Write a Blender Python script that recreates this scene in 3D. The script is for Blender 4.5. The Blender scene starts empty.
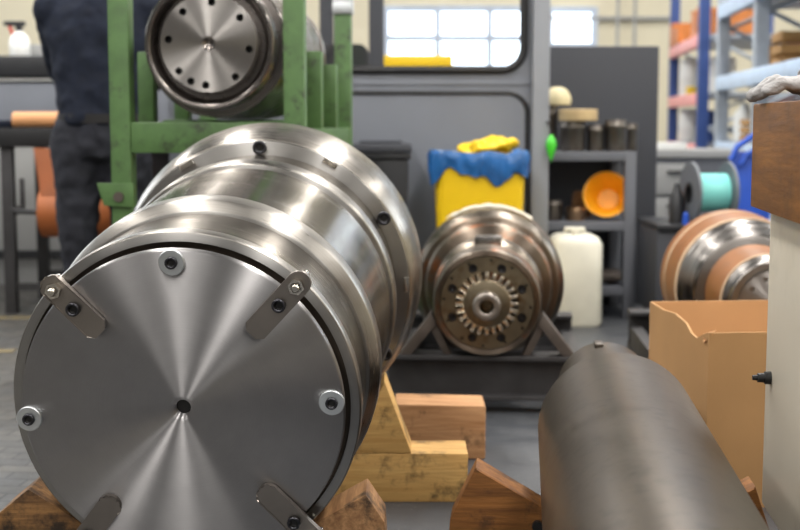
import bpy, bmesh, math, random
from mathutils import Vector, Matrix, Euler, noise as mnoise
random.seed(7)
SC = bpy.context.scene
C = SC.collection
PI = math.pi
# ------------------------------------------------------------------ camera model (800x530 frame)
F = 1300.0; HY = 123.0; CAMZ = 1.0
PITCH = math.atan((265.0 - HY) / F)
def ray(px, py):
    a = (px - 400.0) / F; b = -(py - 265.0) / F
    c, s = math.cos(PITCH), math.sin(PITCH)
    return Vector((a, c + b * s, -s + b * c))
def P(px, py, Y):
    r = ray(px, py); return Vector((0, 0, CAMZ)) + r * (Y / r.y)
def PX(px, Y): return P(px, HY, Y).x
def PZ(py, Y): return P(400, py, Y).z
cam = bpy.data.cameras.new('camera'); camo = bpy.data.objects.new('camera', cam); C.objects.link(camo)
camo.location = (0, 0, CAMZ); camo.rotation_euler = (PI / 2 - PITCH, 0, 0)
cam.sensor_width = 36; cam.lens = 36 * F / 800; cam.clip_end = 100; cam.clip_start = .05
cam.dof.use_dof = True; cam.dof.focus_distance = 2.62; cam.dof.aperture_fstop = 3.6
SC.camera = camo
vs = SC.view_settings
vs.view_transform = 'Standard'; vs.look = 'None'; vs.gamma = 1; vs.use_curve_mapping = False; vs.exposure = 0.0

# ------------------------------------------------------------------ materials
def lin(c):
    def f(v):
        v /= 255.0
        return v / 12.92 if v <= .04045 else ((v + .055) / 1.055) ** 2.4
    return (f(c[0]), f(c[1]), f(c[2]), 1)
class NT:
    def __init__(s, name):
        s.m = bpy.data.materials.new(name); s.m.use_nodes = True; s.t = s.m.node_tree
        s.t.nodes.clear()
        s.out = s.n('ShaderNodeOutputMaterial'); s.b = s.n('ShaderNodeBsdfPrincipled'); s.l(s.b.outputs[0], s.out.inputs[0])
        s.tc = s.n('ShaderNodeTexCoord')
    def n(s, t, **k):
        o = s.t.nodes.new(t)
        for a, v in k.items(): setattr(o, a, v)
        return o
    def l(s, a, b): s.t.links.new(a, b)
    def math(s, op, a, b=None, c=None):
        o = s.n('ShaderNodeMath', operation=op)
        for i, v in enumerate((a, b, c)):
            if v is None: continue
            if isinstance(v, (int, float)): o.inputs[i].default_value = v
            else: s.l(v, o.inputs[i])
        return o.outputs[0]
    def noise(s, vec, scale, detail=3, rough=.5, dim='3D'):
        o = s.n('ShaderNodeTexNoise', noise_dimensions=dim)
        o.inputs['Scale'].default_value = scale; o.inputs['Detail'].default_value = detail; o.inputs['Roughness'].default_value = rough
        s.l(vec, o.inputs['W' if dim == '1D' else 'Vector']); return o.outputs['Fac']
    def mapv(s, vec, scale=(1, 1, 1), rot=(0, 0, 0)):
        o = s.n('ShaderNodeMapping'); o.inputs['Scale'].default_value = scale; o.inputs['Rotation'].default_value = rot
        s.l(vec, o.inputs['Vector']); return o.outputs[0]
    def rng(s, v, a, b, c, d):
        o = s.n('ShaderNodeMapRange'); s.l(v, o.inputs[0])
        for i, x in enumerate((a, b, c, d)): o.inputs[i + 1].default_value = x
        return o.outputs[0]
    def mix(s, fac, a, b, mode='MIX'):
        o = s.n('ShaderNodeMix', data_type='RGBA', blend_type=mode)
        if isinstance(fac, (int, float)): o.inputs[0].default_value = fac
        else: s.l(fac, o.inputs[0])
        for i, v in ((6, a), (7, b)):
            if isinstance(v, tuple): o.inputs[i].default_value = v
            else: s.l(v, o.inputs[i])
        return o.outputs[2]
    def bump(s, h, strength, dist=.01):
        o = s.n('ShaderNodeBump'); o.inputs['Strength'].default_value = strength; o.inputs['Distance'].default_value = dist
        s.l(h, o.inputs['Height']); s.l(o.outputs[0], s.b.inputs['Normal'])
    def set(s, **k):
        for a, v in k.items():
            i = s.b.inputs[a.replace('_', ' ')]
            if isinstance(v, (int, float, tuple)): i.default_value = v
            else: s.l(v, i)
def plain(name, rgb, rough=.5, metal=0.0, vary=.12, scale=8, bump=0, bscale=60, spec=.5, stain=None, sheen=0):
    t = NT(name); o = t.tc.outputs['Object']
    n = t.noise(o, scale, 4)
    c = lin(rgb)
    col = t.mix(t.rng(n, .3, .7, 0, 1), tuple(x * (1 - vary) for x in c[:3]) + (1,), tuple(min(1, x * (1 + vary)) for x in c[:3]) + (1,))
    if stain:
        srgb, sscale, lo, hi = stain
        sn = t.noise(o, sscale, 5, .65)
        col = t.mix(t.rng(sn, lo, hi, 0, 1), col, lin(srgb))
    t.set(Base_Color=col, Metallic=float(metal), Roughness=t.rng(n, .3, .7, rough * .9, min(1, rough * 1.1)))
    t.b.inputs['Specular IOR Level'].default_value = spec
    if bump: t.bump(t.noise(o, bscale, 4), bump)
    return t.m
def metal(name, rgb, rough=.3, aniso=0.0, grooves=None, gscale=260, gvar=.25, stain=None, bump=0, smear=.25, gcol=.22):
    t = NT(name); o = t.tc.outputs['Object']
    sx = t.n('ShaderNodeSeparateXYZ'); t.l(o, sx.inputs[0])
    big = t.noise(o, 6, 4, .6)
    col = t.mix(t.rng(big, .3, .7, 0, 1), tuple(x * .88 for x in lin(rgb)[:3]) + (1,), tuple(min(1, x * 1.08) for x in lin(rgb)[:3]) + (1,))
    r = t.rng(big, .3, .7, rough * (1 - smear), rough * (1 + smear))
    if grooves:
        if grooves == 'radial':
            w = t.math('SQRT', t.math('ADD', t.math('POWER', sx.outputs[0], 2), t.math('POWER', sx.outputs[1], 2)))
        else: w = sx.outputs[2]
        g = t.noise(w, gscale, 3, .7, '1D')
        r = t.math('MULTIPLY', r, t.rng(g, .3, .7, 1 - gvar, 1 + gvar))
        col = t.mix(t.rng(g, .35, .65, 0, gcol), col, tuple(x * .6 for x in lin(rgb)[:3]) + (1,))
        if bump: t.bump(g, bump, .001)
    elif bump: t.bump(t.noise(o, 50, 4), bump)
    if stain:
        for srgb, sscale, lo, hi in stain:
            sn = t.noise(o, sscale, 5, .65)
            col = t.mix(t.rng(sn, lo, hi, 0, 1), col, lin(srgb))
    t.set(Base_Color=col, Metallic=1.0, Roughness=r)
    if aniso:
        t.b.inputs['Anisotropic'].default_value = aniso; t.b.inputs['Anisotropic Rotation'].default_value = .25
        tg = t.n('ShaderNodeTangent', direction_type='RADIAL', axis='Z'); t.l(tg.outputs[0], t.b.inputs['Tangent'])
    return t.m
def wood(name, light, dark, stain=None, axis=0, slo=.55, shi=.68, rough=.65, ring=26, sscale=9):
    t = NT(name); o = t.tc.outputs['Object']
    sc = [ring, ring, ring]; sc[axis] = 2.0
    n = t.noise(t.mapv(o, tuple(sc)), 1.6, 6, .65)
    n2 = t.noise(t.mapv(o, tuple(x * 4 for x in sc)), 1.5, 3, .6)
    col = t.mix(t.rng(n, .32, .68, 0, 1), lin(dark), lin(light))
    col = t.mix(t.rng(n2, .35, .65, 0, .35), col, tuple(x * .6 for x in lin(dark)[:3]) + (1,))
    if stain:
        sn = t.noise(o, sscale, 6, .7)
        col = t.mix(t.rng(sn, slo, shi, 0, .92), col, lin(stain))
    t.set(Base_Color=col, Roughness=rough)
    t.b.inputs['Specular IOR Level'].default_value = .25
    t.bump(n2, .25, .004)
    return t.m
def emit(name, rgb, strength, vary=0.0):
    t = NT(name)
    t.set(Base_Color=lin(rgb), Emission_Color=lin(rgb), Emission_Strength=float(strength), Roughness=.4)
    return t.m
M = {}
M['plate'] = metal('turned_end_plate', (172, 170, 170), .43, 1.0, 'radial', 420, .08, smear=.06, gcol=.07)
M['plate_ring'] = metal('turned_ring_steel', (158, 150, 142), .34, .5, 'axial', 240, .25)
M['drum'] = metal('ground_drum_steel', (156, 149, 139), .2, .5, 'axial', 220, .35, stain=[((140, 112, 84), 5, .62, .85)])
M['flange'] = metal('flange_steel', (150, 145, 138), .3, .5, 'axial', 260, .3)
M['satin'] = metal('satin_ring_steel', (152, 148, 142), .33, .5, 'axial', 260, .2, gcol=.15)
M['facesteel'] = metal('turned_face_steel', (172, 170, 167), .42, .95, 'radial', 300, .1, smear=.1, gcol=.1)
M['bar'] = metal('milled_clamp_steel', (142, 135, 128), .4, bump=.05)
M['zinc'] = metal('zinc_plated_steel', (206, 210, 212), .38)
M['nutsteel'] = metal('bright_nut_steel', (196, 190, 180), .2)
M['oxide'] = metal('black_oxide_screw', (70, 70, 74), .35)
M['groove'] = plain('shaded_groove', (70, 60, 50), .5)  # dark brown paints in the shade of the gap behind the end plate
M['hole'] = plain('oily_shaded_bore', (14, 12, 11), .45)  # near-black for oily threads and painted-in shade of bores and sockets; also black bolt
M['darkshaft'] = metal('oiled_dark_roll', (98, 90, 82), .36, 0, None, smear=.05, stain=[((74, 68, 62), 26, .5, .75), ((112, 102, 92), 90, .6, .75)])
M['rusty'] = metal('oil_browned_steel', (126, 117, 106), .36, .4, 'axial', 120, .3, stain=[((158, 96, 56), 5, .54, .68)])
M['facerust'] = metal('oily_turned_face', (122, 110, 98), .42, .9, 'radial', 200, .15, stain=[((150, 92, 54), 7, .55, .7)])
M['gearbrass'] = metal('oil_stained_hub', (120, 110, 92), .38, stain=[((88, 64, 36), 14, .52, .7)])
M['spline'] = metal('bright_spline_teeth', (214, 204, 186), .24)
M['greysteel'] = metal('grey_rotor_steel', (164, 160, 156), .43, .97, 'radial', 300, .08, smear=.08, gcol=.08)
M['greysteelax'] = metal('grey_rotor_side_steel', (128, 122, 118), .28, .6, 'axial', 120, .3)
M['darksteel'] = metal('dark_rotor_steel', (132, 128, 124), .34, .5, 'axial', 90, .3)
M['tape'] = plain('orange_wrap_tape', (128, 82, 44), .5, 0, .2, 14)
M['tapestripe'] = plain('pale_wrap_edge', (186, 160, 132), .6)
M['green'] = plain('chipped_green_paint', (72, 102, 56), .5, 0, .2, 14, .05, 40, stain=((50, 62, 40), 16, .56, .70))
M['framesteel'] = plain('dark_painted_frame_steel', (58, 57, 58), .5, .3, .2, 12, .1, 50)
M['strut'] = plain('worn_grey_strut', (86, 78, 72), .5, .4, .2, 16)
M['pine'] = wood('stained_pine', (214, 176, 112), (182, 138, 78), (62, 52, 38), 0, .5, .64, sscale=9)
M['pinetop'] = wood('clean_pine', (226, 186, 108), (196, 148, 76), (110, 80, 44), 0, .66, .8)
M['redwood'] = wood('reddish_timber', (198, 154, 112), (152, 108, 70), (64, 46, 34), 0, .55, .68)
M['brownwood'] = wood('oiled_brown_timber', (140, 92, 44), (84, 51, 21), (40, 28, 20), 0, .5, .66)
M['chockwood'] = wood('weathered_chock_timber', (176, 134, 92), (112, 78, 50), (44, 36, 28), 1, .52, .66)
M['oilwood'] = wood('oil_streaked_timber', (142, 104, 62), (76, 52, 30), (30, 25, 20), 0, .44, .58)
M['blockwood'] = wood('varnished_block_timber', (128, 82, 28), (88, 52, 16), (52, 32, 14), 1, .5, .72, .6, 18)
M['card'] = plain('brown_cardboard', (164, 127, 86), .8, 0, .07, 5, .03, 120, .2)
M['cardin'] = plain('cardboard_inside', (190, 146, 102), .85, 0, .06, 5, 0, 60, .2)
M['panelsteel'] = plain('brushed_cabinet_steel', (188, 180, 164), .4, .15, .08, 3, stain=((150, 144, 128), 2.5, .5, .75))
M['black'] = plain('black_rubber', (20, 20, 22), .5)
M['blackplastic'] = plain('black_plastic', (32, 33, 36), .42)
M['greypaint'] = plain('grey_machine_paint', (112, 116, 124), .45, 0, .05, 3)
M['greyframe'] = plain('grey_frame_paint', (134, 137, 142), .4, 0, .05, 3)
M['palegrey'] = plain('pale_grey_paint', (150, 150, 148), .5, 0, .06, 3)
M['charcoal'] = plain('charcoal_board', (52, 54, 60), .6, 0, .06, 4)
M['shelfgrey'] = plain('grey_shelf_paint', (92, 94, 100), .5, 0, .08, 6)
M['yellow'] = plain('yellow_plastic', (228, 188, 14), .4, 0, .06, 6)
M['bluebag'] = plain('blue_bag_film', (34, 90, 148), .3, 0, .25, 14)
M['orangebowl'] = plain('orange_plastic', (246, 168, 24), .4, 0, .08, 8)
M['pot'] = metal('dull_pot_steel', (112, 106, 100), .38, stain=[((70, 62, 56), 9, .55, .75)])
M['copperpot'] = metal('coppery_ring_steel', (170, 140, 112), .34)
M['bronzering'] = plain('pale_bronze_ring', (184, 160, 118), .5, .2, .15, 12)
M['jerry'] = plain('milky_plastic', (208, 205, 190), .5, 0, .08, 7)
M['navy'] = plain('navy_knit', (29, 33, 44), .9, 0, .25, 20, .2, 120, .15)
M['jeans'] = plain('dark_denim', (41, 42, 48), .85, 0, .3, 16, .2, 200, .2)
M['skin'] = plain('skin', (196, 148, 122), .55, 0, .06, 8)
M['hair'] = plain('brown_hair', (58, 42, 30), .6, 0, .2, 40)
M['leather'] = plain('black_leather', (24, 22, 22), .45)
M['orangepaper'] = plain('orange_paper', (162, 90, 42), .6, 0, .1, 5)
M['tube'] = plain('tan_cardboard_tube', (202, 146, 98), .65, 0, .08, 5)
M['teal'] = plain('teal_film', (118, 196, 190), .3, 0, .06, 4)
M['spoolgrey'] = plain('grey_spool_plastic', (96, 100, 106), .45)
M['blue'] = plain('blue_enamel', (32, 76, 176), .4)
M['rackblue'] = plain('blue_rack_paint', (44, 68, 124), .45)
M['rackgrey'] = plain('galvanised_rack_steel', (160, 167, 176), .45, .2)
M['beamgrey'] = plain('pale_blue_grey_beam', (178, 198, 222), .45, .1)
M['beamred'] = plain('faded_red_beam', (224, 150, 146), .5)
M['white'] = plain('white_plastic', (222, 222, 218), .45, 0, .04)
M['red'] = plain('red_plastic', (190, 40, 36), .4)
M['lime'] = plain('green_plastic', (66, 190, 44), .4)
M['glove'] = plain('grey_work_glove', (158, 156, 155), .9, 0, .18, 30, .3, 160, .1, stain=((120, 116, 114), 24, .56, .72))
M['orangebox'] = plain('orange_parts', (196, 118, 56), .55, 0, .25, 30)
M['crate'] = wood('pallet_slat_wood', (206, 164, 108), (164, 118, 70), None, 0)
M['rag'] = plain('pale_cloth', (226, 216, 200), .8, 0, .06, 20)
M['creamlid'] = plain('tan_cream_lid', (196, 184, 146), .6, 0, .12, 14)
M['sponge'] = plain('pale_cloth_strip', (236, 230, 214), .6, 0, .04)
M['wall'] = plain('cream_wall_paint', (208, 199, 174), .8, 0, .03, 2)
M['ceil'] = plain('ceiling_deck', (120, 122, 124), .9, 0, .03, 1)
M['hallgrey'] = plain('grey_hall_wall', (112, 112, 112), .9, 0, .1, 1)
M['sky'] = emit('daylight_pane', (232, 244, 255), 3.4)
M['skybright'] = emit('side_window_glow', (240, 248, 255), 4.0)  # glow of the unseen side windows, added for reflections
M['mullion'] = plain('white_window_bar', (176, 186, 200), .5)
M['yline'] = plain('worn_yellow_marking', (116, 102, 66), .7, 0, .2, 30, stain=((92, 88, 80), 30, .5, .6))
def floor_mat():
    t = NT('wood_block_paving'); o = t.tc.outputs['Object']
    b = t.n('ShaderNodeTexBrick'); t.l(t.mapv(o, (1, 1, 1), (0, 0, .12)), b.inputs['Vector'])
    b.inputs['Color1'].default_value = lin((86, 83, 77)); b.inputs['Color2'].default_value = lin((68, 67, 65)); b.inputs['Mortar'].default_value = lin((28, 27, 26))
    b.inputs['Scale'].default_value = 1; b.inputs['Brick Width'].default_value = .14; b.inputs['Row Height'].default_value = .07; b.inputs['Mortar Size'].default_value = .004
    n = t.noise(o, 5, 6, .65)
    col = t.mix(t.rng(n, .45, .68, 0, .4), b.outputs['Color'], lin((54, 57, 61)))
    sx = t.n('ShaderNodeSeparateXYZ'); t.l(o, sx.inputs[0])
    zone = t.rng(t.math('ADD', sx.outputs[0], t.math('MULTIPLY', n, .5)), -.75, -.25, 0, .93)
    col = t.mix(zone, col, t.mix(t.rng(n, .3, .7, 0, 1), lin((56, 59, 64)), lin((70, 72, 75))))
    sp = t.noise(o, 90, 2)
    col = t.mix(t.rng(sp, .70, .74, 0, .5), col, lin((170, 170, 166)))
    t.set(Base_Color=col, Roughness=t.rng(n, .3, .7, .32, .6))
    t.bump(b.outputs['Fac'], -.3, .004)
    return t.m
M['floor'] = floor_mat()
def glass_mat():
    t = NT('window_glass')
    t.t.nodes.remove(t.b)
    tr = t.n('ShaderNodeBsdfTransparent'); gl = t.n('ShaderNodeBsdfGlossy'); gl.inputs['Roughness'].default_value = .02
    fr = t.n('ShaderNodeFresnel'); fr.inputs['IOR'].default_value = 1.45
    mx = t.n('ShaderNodeMixShader'); t.l(fr.outputs[0], mx.inputs[0]); t.l(tr.outputs[0], mx.inputs[1]); t.l(gl.outputs[0], mx.inputs[2]); t.l(mx.outputs[0], t.out.inputs[0])
    return t.m
M['glass'] = glass_mat()

# ------------------------------------------------------------------ mesh helpers
def loops_circle(cx, cy, r, n=24, a0=0.0): return [(cx + r * math.cos(a0 + 2 * PI * i / n), cy + r * math.sin(a0 + 2 * PI * i / n)) for i in range(n)]
def rrect(x0, y0, x1, y1, r, n=8):
    pts = []
    for cx, cy, a in ((x1 - r, y1 - r, 0), (x0 + r, y1 - r, PI / 2), (x0 + r, y0 + r, PI), (x1 - r, y0 + r, 1.5 * PI)):
        for i in range(n + 1): pts.append((cx + r * math.cos(a + PI / 2 * i / n), cy + r * math.sin(a + PI / 2 * i / n)))
    return pts
def chamf(prof, c):
    out = [prof[0]]
    for i in range(1, len(prof) - 1):
        a, b, d = Vector(prof[i - 1]), Vector(prof[i]), Vector(prof[i + 1])
        u, v = a - b, d - b
        if u.length < 1e-6 or v.length < 1e-6 or u.angle(v) > math.radians(150): out.append(prof[i]); continue
        k = min(c, u.length * .3, v.length * .3)
        out.append(tuple(b + u.normalized() * k)); out.append(tuple(b + v.normalized() * k))
    out.append(prof[-1]); return out
class B:
    def __init__(s): s.bm = bmesh.new()
    def box(s, c, d, rot=None, bev=0.0, taper=None):
        vs_ = []
        mt = Matrix.Translation(c) @ (Euler(rot).to_matrix().to_4x4() if rot else Matrix())
        r = bmesh.ops.create_cube(s.bm, size=1.0); vv = r['verts']
        for v in vv:
            x, y, z = v.co
            k = 1.0
            if taper and z < 0: k = taper
            v.co = mt @ Vector((x * d[0] * k, y * d[1] * k, z * d[2]))
        if bev:
            es = list({e for v in vv for e in v.link_edges})
            bmesh.ops.bevel(s.bm, geom=es, offset=bev, segments=2, profile=.6, affect='EDGES')
        return s
    def b2(s, x0, x1, y0, y1, z0, z1, bev=0.0):
        return s.box(((x0 + x1) / 2, (y0 + y1) / 2, (z0 + z1) / 2), (abs(x1 - x0), abs(y1 - y0), abs(z1 - z0)), None, bev)
    def lathe(s, prof, seg=96, closed=False, mt=None):
        mt = mt or Matrix(); rings = []
        for z, r in prof:
            if r < 1e-6: rings.append([s.bm.verts.new(mt @ Vector((0, 0, z)))])
            else: rings.append([s.bm.verts.new(mt @ Vector((r * math.cos(2 * PI * i / seg), r * math.sin(2 * PI * i / seg), z))) for i in range(seg)])
        pairs = list(zip(rings, rings[1:]))
        if closed: pairs.append((rings[-1], rings[0]))
        for a, b in pairs:
            for i in range(seg):
                j = (i + 1) % seg
                if len(a) == 1 and len(b) == 1: break
                f = [a[0], b[i], b[j]] if len(a) == 1 else ([a[i], b[0], a[j]] if len(b) == 1 else [a[i], b[i], b[j], a[j]])
                s.bm.faces.new(f)
        return s
    def cyl(s, p0, p1, r, r2=None, seg=24, cap=True):
        p0, p1 = Vector(p0), Vector(p1); d = p1 - p0; L = d.length
        mt = Matrix.Translation(p0) @ d.to_track_quat('Z', 'Y').to_matrix().to_4x4()
        r2 = r if r2 is None else r2
        return s.lathe(([(0, 0)] if cap else []) + [(0, r), (L, r2)] + ([(L, 0)] if cap else []), seg, False, mt)
    def tube(s, pts, r, seg=10, closed=False):
        pts = [Vector(p) for p in pts]; n = len(pts); rings = []
        up = None
        for i, p in enumerate(pts):
            a = pts[(i - 1) % n] if (closed or i > 0) else p; b = pts[(i + 1) % n] if (closed or i < n - 1) else p
            d = (b - a).normalized()
            if up is None:
                up = d.orthogonal().normalized()
            up = (up - d * up.dot(d))
            up = up.normalized() if up.length > 1e-6 else d.orthogonal().normalized()
            w = d.cross(up)
            rr = r[i] if isinstance(r, (list, tuple)) else r
            rings.append([s.bm.verts.new(p + (up * math.cos(2 * PI * k / seg) + w * math.sin(2 * PI * k / seg)) * rr) for k in range(seg)])
        for i in range(n if closed else n - 1):
            a, b = rings[i], rings[(i + 1) % n]
            for k in range(seg): s.bm.faces.new([a[k], a[(k + 1) % seg], b[(k + 1) % seg], b[k]])
        if not closed: s.bm.faces.new(rings[0][::-1]); s.bm.faces.new(rings[-1])
        return s
    def plate(s, outer, holes, z0, z1, mt=None, back=True):
        """a flat plate in local XY from z0 to z1 with holes [(loop, depth or None for through)]"""
        mt = mt or Matrix()
        def ring(loop, z): return [s.bm.verts.new(mt @ Vector((x, y, z))) for x, y in loop]
        def edges(vs_): return [s.bm.edges.new((vs_[i], vs_[(i + 1) % len(vs_)])) for i in range(len(vs_))]
        def walls(a, b):
            for i in range(len(a)): s.bm.faces.new([a[i], a[(i + 1) % len(a)], b[(i + 1) % len(a)], b[i]])
        fo = ring(outer, z0); fh = [ring(h, z0) for h, d in holes]
        ee = edges(fo)
        for h in fh: ee += edges(h)
        bmesh.ops.triangle_fill(s.bm, use_beauty=True, use_dissolve=False, edges=ee)
        bo = ring(outer, z1); walls(fo, bo); thr = []
        for (h, d), f in zip(holes, fh):
            if d is None: b = ring(h, z1); walls(f, b); thr.append(b)
            else:
                b = ring(h, z0 + d); walls(f, b); s.bm.faces.new(b)
        if back:
            ee = []
            for r in [bo] + thr:
                for i in range(len(r)):
                    e = s.bm.edges.get((r[i], r[(i + 1) % len(r)])); ee.append(e)
            bmesh.ops.triangle_fill(s.bm, use_beauty=True, use_dissolve=False, edges=ee)
        return s
    def prism(s, poly, y0, y1, bev=0.0):
        """polygon in XZ pulled along Y"""
        a = [s.bm.verts.new((x, y0, z)) for x, z in poly]; b = [s.bm.verts.new((x, y1, z)) for x, z in poly]
        fs = [s.bm.faces.new(a), s.bm.faces.new(b[::-1])]
        for i in range(len(a)):
            j = (i + 1) % len(a); fs.append(s.bm.faces.new([a[j], a[i], b[i], b[j]]))
        if bev:
            bmesh.ops.bevel(s.bm, geom=list({e for f in fs for e in f.edges}), offset=bev, segments=2, profile=.6, affect='EDGES')
        return s
    def ball(s, c, r, seg=16, rot=None):
        rr = (r, r, r) if isinstance(r, (int, float)) else r
        mt = Matrix.Translation(c) @ (Euler(rot).to_matrix().to_4x4() if rot else Matrix()) @ Matrix.Diagonal((*rr, 1))
        bmesh.ops.create_uvsphere(s.bm, u_segments=seg, v_segments=max(8, seg // 2), radius=1, matrix=mt); return s
    def caps(s, p0, p1, r0, r1, seg=14):
        """tapered capsule"""
        s.cyl(p0, p1, r0, r1, seg); s.ball(p0, r0, seg); s.ball(p1, r1, seg); return s
    def loft(s, secs, seg=28):
        """stack of ellipses (cx, cy, cz, rx, ry)"""
        rings = [[s.bm.verts.new((cx + rx * math.cos(2 * PI * i / seg), cy + ry * math.sin(2 * PI * i / seg), cz)) for i in range(seg)] for cx, cy, cz, rx, ry in secs]
        for a, b in zip(rings, rings[1:]):
            for i in range(seg): s.bm.faces.new([a[i], a[(i + 1) % seg], b[(i + 1) % seg], b[i]])
        s.bm.faces.new(rings[0][::-1]); s.bm.faces.new(rings[-1]); return s
def obj(name, b, mat, parent=None, loc=(0, 0, 0), rot=(0, 0, 0), smooth=35, label=None, mat2=None, pick2=None):
    bm = b.bm
    bmesh.ops.recalc_face_normals(bm, faces=bm.faces)
    ang = math.radians(smooth)
    for f in bm.faces: f.smooth = True
    for e in bm.edges:
        if len(e.link_faces) == 2:
            if e.calc_face_angle(0) > ang: e.smooth = False
        else: e.smooth = False
    me = bpy.data.meshes.new(name)
    if mat2 and pick2:
        for f in bm.faces:
            if pick2(f): f.material_index = 1
    bm.to_mesh(me); bm.free()
    me.materials.append(M[mat])
    if mat2: me.materials.append(M[mat2])
    o = bpy.data.objects.new(name, me); C.objects.link(o)
    o.location = loc; o.rotation_euler = rot
    if parent: o.parent = parent
    if label: o['label'] = label
    return o
def thing(name, label, cat, loc=(0, 0, 0), yaw=0.0, group=None):
    o = bpy.data.objects.new(name, None); C.objects.link(o); o.empty_display_size = .05
    o.location = loc; o.rotation_euler = (0, 0, yaw)
    return tag(o, label, cat, group)
def tag(o, label, cat, group=None):
    o['label'] = label; o['category'] = cat
    if group: o['group'] = group
    return o
def copy_tree(o, parent=None):
    c = o.copy(); C.objects.link(c)
    if parent: c.parent = parent
    for ch in list(o.children): copy_tree(ch, c)
    return c
def struct(name, b, mat, **k):
    o = obj(name, b, mat, **k); o['kind'] = 'structure'; return o
def remesh(o, vox, smooth=0, disp=None):
    m = o.modifiers.new('remesh', 'REMESH'); m.mode = 'VOXEL'; m.voxel_size = vox; m.use_smooth_shade = True
    if smooth: m = o.modifiers.new('smooth', 'SMOOTH'); m.iterations = smooth; m.factor = .5
    if disp:
        st, size = disp
        tx = bpy.data.textures.new(o.name + '_folds', 'CLOUDS'); tx.noise_scale = size; tx.noise_depth = 2
        m = o.modifiers.new('folds', 'DISPLACE'); m.texture = tx; m.strength = st; m.mid_level = .5
AX = (-PI / 2, 0, 0)      # turns a lathe so that its axis runs away from the viewer (local x right, y down)

# ------------------------------------------------------------------ the hall
X0, X1, Y0, Y1, ZT = -7.0, 7.0, -11.0, 15.0, 5.6
struct('floor', B().b2(X0, X1, Y0, Y1, -.1, 0), 'floor')
struct('ceiling', B().b2(X0, X1, Y0, Y1, ZT, ZT + .1), 'ceil')
struct('wall_back', B().b2(X0, X1, Y1, Y1 + .1, 0, ZT), 'wall')
struct('wall_left', B().b2(X0 - .1, X0, Y0, Y1, 0, ZT), 'hallgrey')
struct('wall_right', B().b2(X1, X1 + .1, Y0, Y1, 0, ZT), 'wall')
struct('wall_front', B().b2(X0, X1, Y0 - .1, Y0, 0, ZT), 'hallgrey')
def window(n, x0, x1, z0, z1, y, cols, rows):
    w = bpy.data.objects.new('window_%d' % n, None); C.objects.link(w); w['kind'] = 'structure'; w.location = ((x0 + x1) / 2, y, z0)
    W, H = x1 - x0, z1 - z0
    obj('pane', B().b2(-W / 2, W / 2, -.02, 0, 0, H), 'sky', w)
    f = B()
    for i in range(cols + 1):
        x = -W / 2 + W * i / cols; f.b2(x - .035, x + .035, -.07, -.021, -.03, H + .03)
    for j in range(rows + 1):
        z = H * j / rows; f.b2(-W / 2, W / 2, -.065, -.021, z - .035, z + .035)
    obj('window_frame', f, 'mullion', w)
window(1, PX(386, Y1), PX(540, Y1), PZ(68, Y1), PZ(9, Y1), Y1, 3, 2)
window(2, PX(548, Y1), PX(592, Y1), PZ(46, Y1), PZ(10, Y1), Y1, 1, 1)
window(3, -6.4, -1.2, 3.2, 4.8, Y1, 6, 3)
window(4, PX(668, Y1), 5.6, 2.9, 4.2, Y1, 5, 3)
# side light: unseen glowing window bands, added for reflections in the metal
def added_side_window(n, x, sgn):
    w = bpy.data.objects.new('window_%d' % n, None); C.objects.link(w); w['kind'] = 'structure'; w.location = (x, 4, 2.4)
    obj('pane', B().b2(0, -.02 * sgn, 0, 9, 0, 2.2), 'skybright', w)
    f = B()
    for i in range(10):
        y = i; f.b2(-.021 * sgn, -.07 * sgn, y - .04, y + .04, 0, 2.2)
    for z in (0, 1.1, 2.2): f.b2(-.021 * sgn, -.065 * sgn, 0, 9, z - .04, z + .04)
    obj('window_frame', f, 'mullion', w)
added_side_window(5, X0, -1)
added_side_window(6, X1, 1)
lm = B().b2(-4.4, -1.3, 5.02, 5.08, 0.0, .002)
for nm, y0, wd in (('floor_marking', 5.62, .07), ('floor_marking', 6.6, .08)):
    o = struct(nm, B().b2(-4.5, -1.7, y0, y0 + wd, 0.0005, .003), 'yline')
lm.bm.free()

struct('trim_1', B().b2(PX(540, Y1), PX(668, Y1), Y1 - .08, Y1 - .001, PZ(20, Y1), PZ(17, Y1)), 'palegrey')
for n_, px_ in ((2, 614), (3, 631)): struct('trim_%d' % n_, B().cyl((PX(px_, Y1), Y1 - .12, 0), (PX(px_, Y1), Y1 - .12, ZT), .018, None, 12), 'palegrey')
# ------------------------------------------------------------------ lamps of the hall
def area(x, y, z, sx, sy, power, rgb=(255, 244, 228), rot=(0, 0, 0)):
    l = bpy.data.lights.new('hall_lamp', 'AREA'); l.shape = 'RECTANGLE'; l.size = sx; l.size_y = sy; l.energy = power; l.color = lin(rgb)[:3]
    o = bpy.data.objects.new('hall_lamp', l); C.objects.link(o); o.location = (x, y, z); o.rotation_euler = rot
LAMP = 1.0
for lx_, pw_, w_ in ((-1.95, 840, .3), (1.75, 1000, .42), (-5.0, 600, .4), (5.2, 600, .4)):
    for yy_, kk_ in ((-7.0, .8), (-1.0, .9), (4.6, 1.25), (10.2, .85)): area(lx_, yy_, 5.0, w_, 5.6, pw_ * kk_ * LAMP / 4, (255, 251, 246))
W = bpy.data.worlds.new('world'); SC.world = W; W.use_nodes = True
W.node_tree.nodes['Background'].inputs[0].default_value = (.9, .95, 1, 1); W.node_tree.nodes['Background'].inputs[1].default_value = .5

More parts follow.
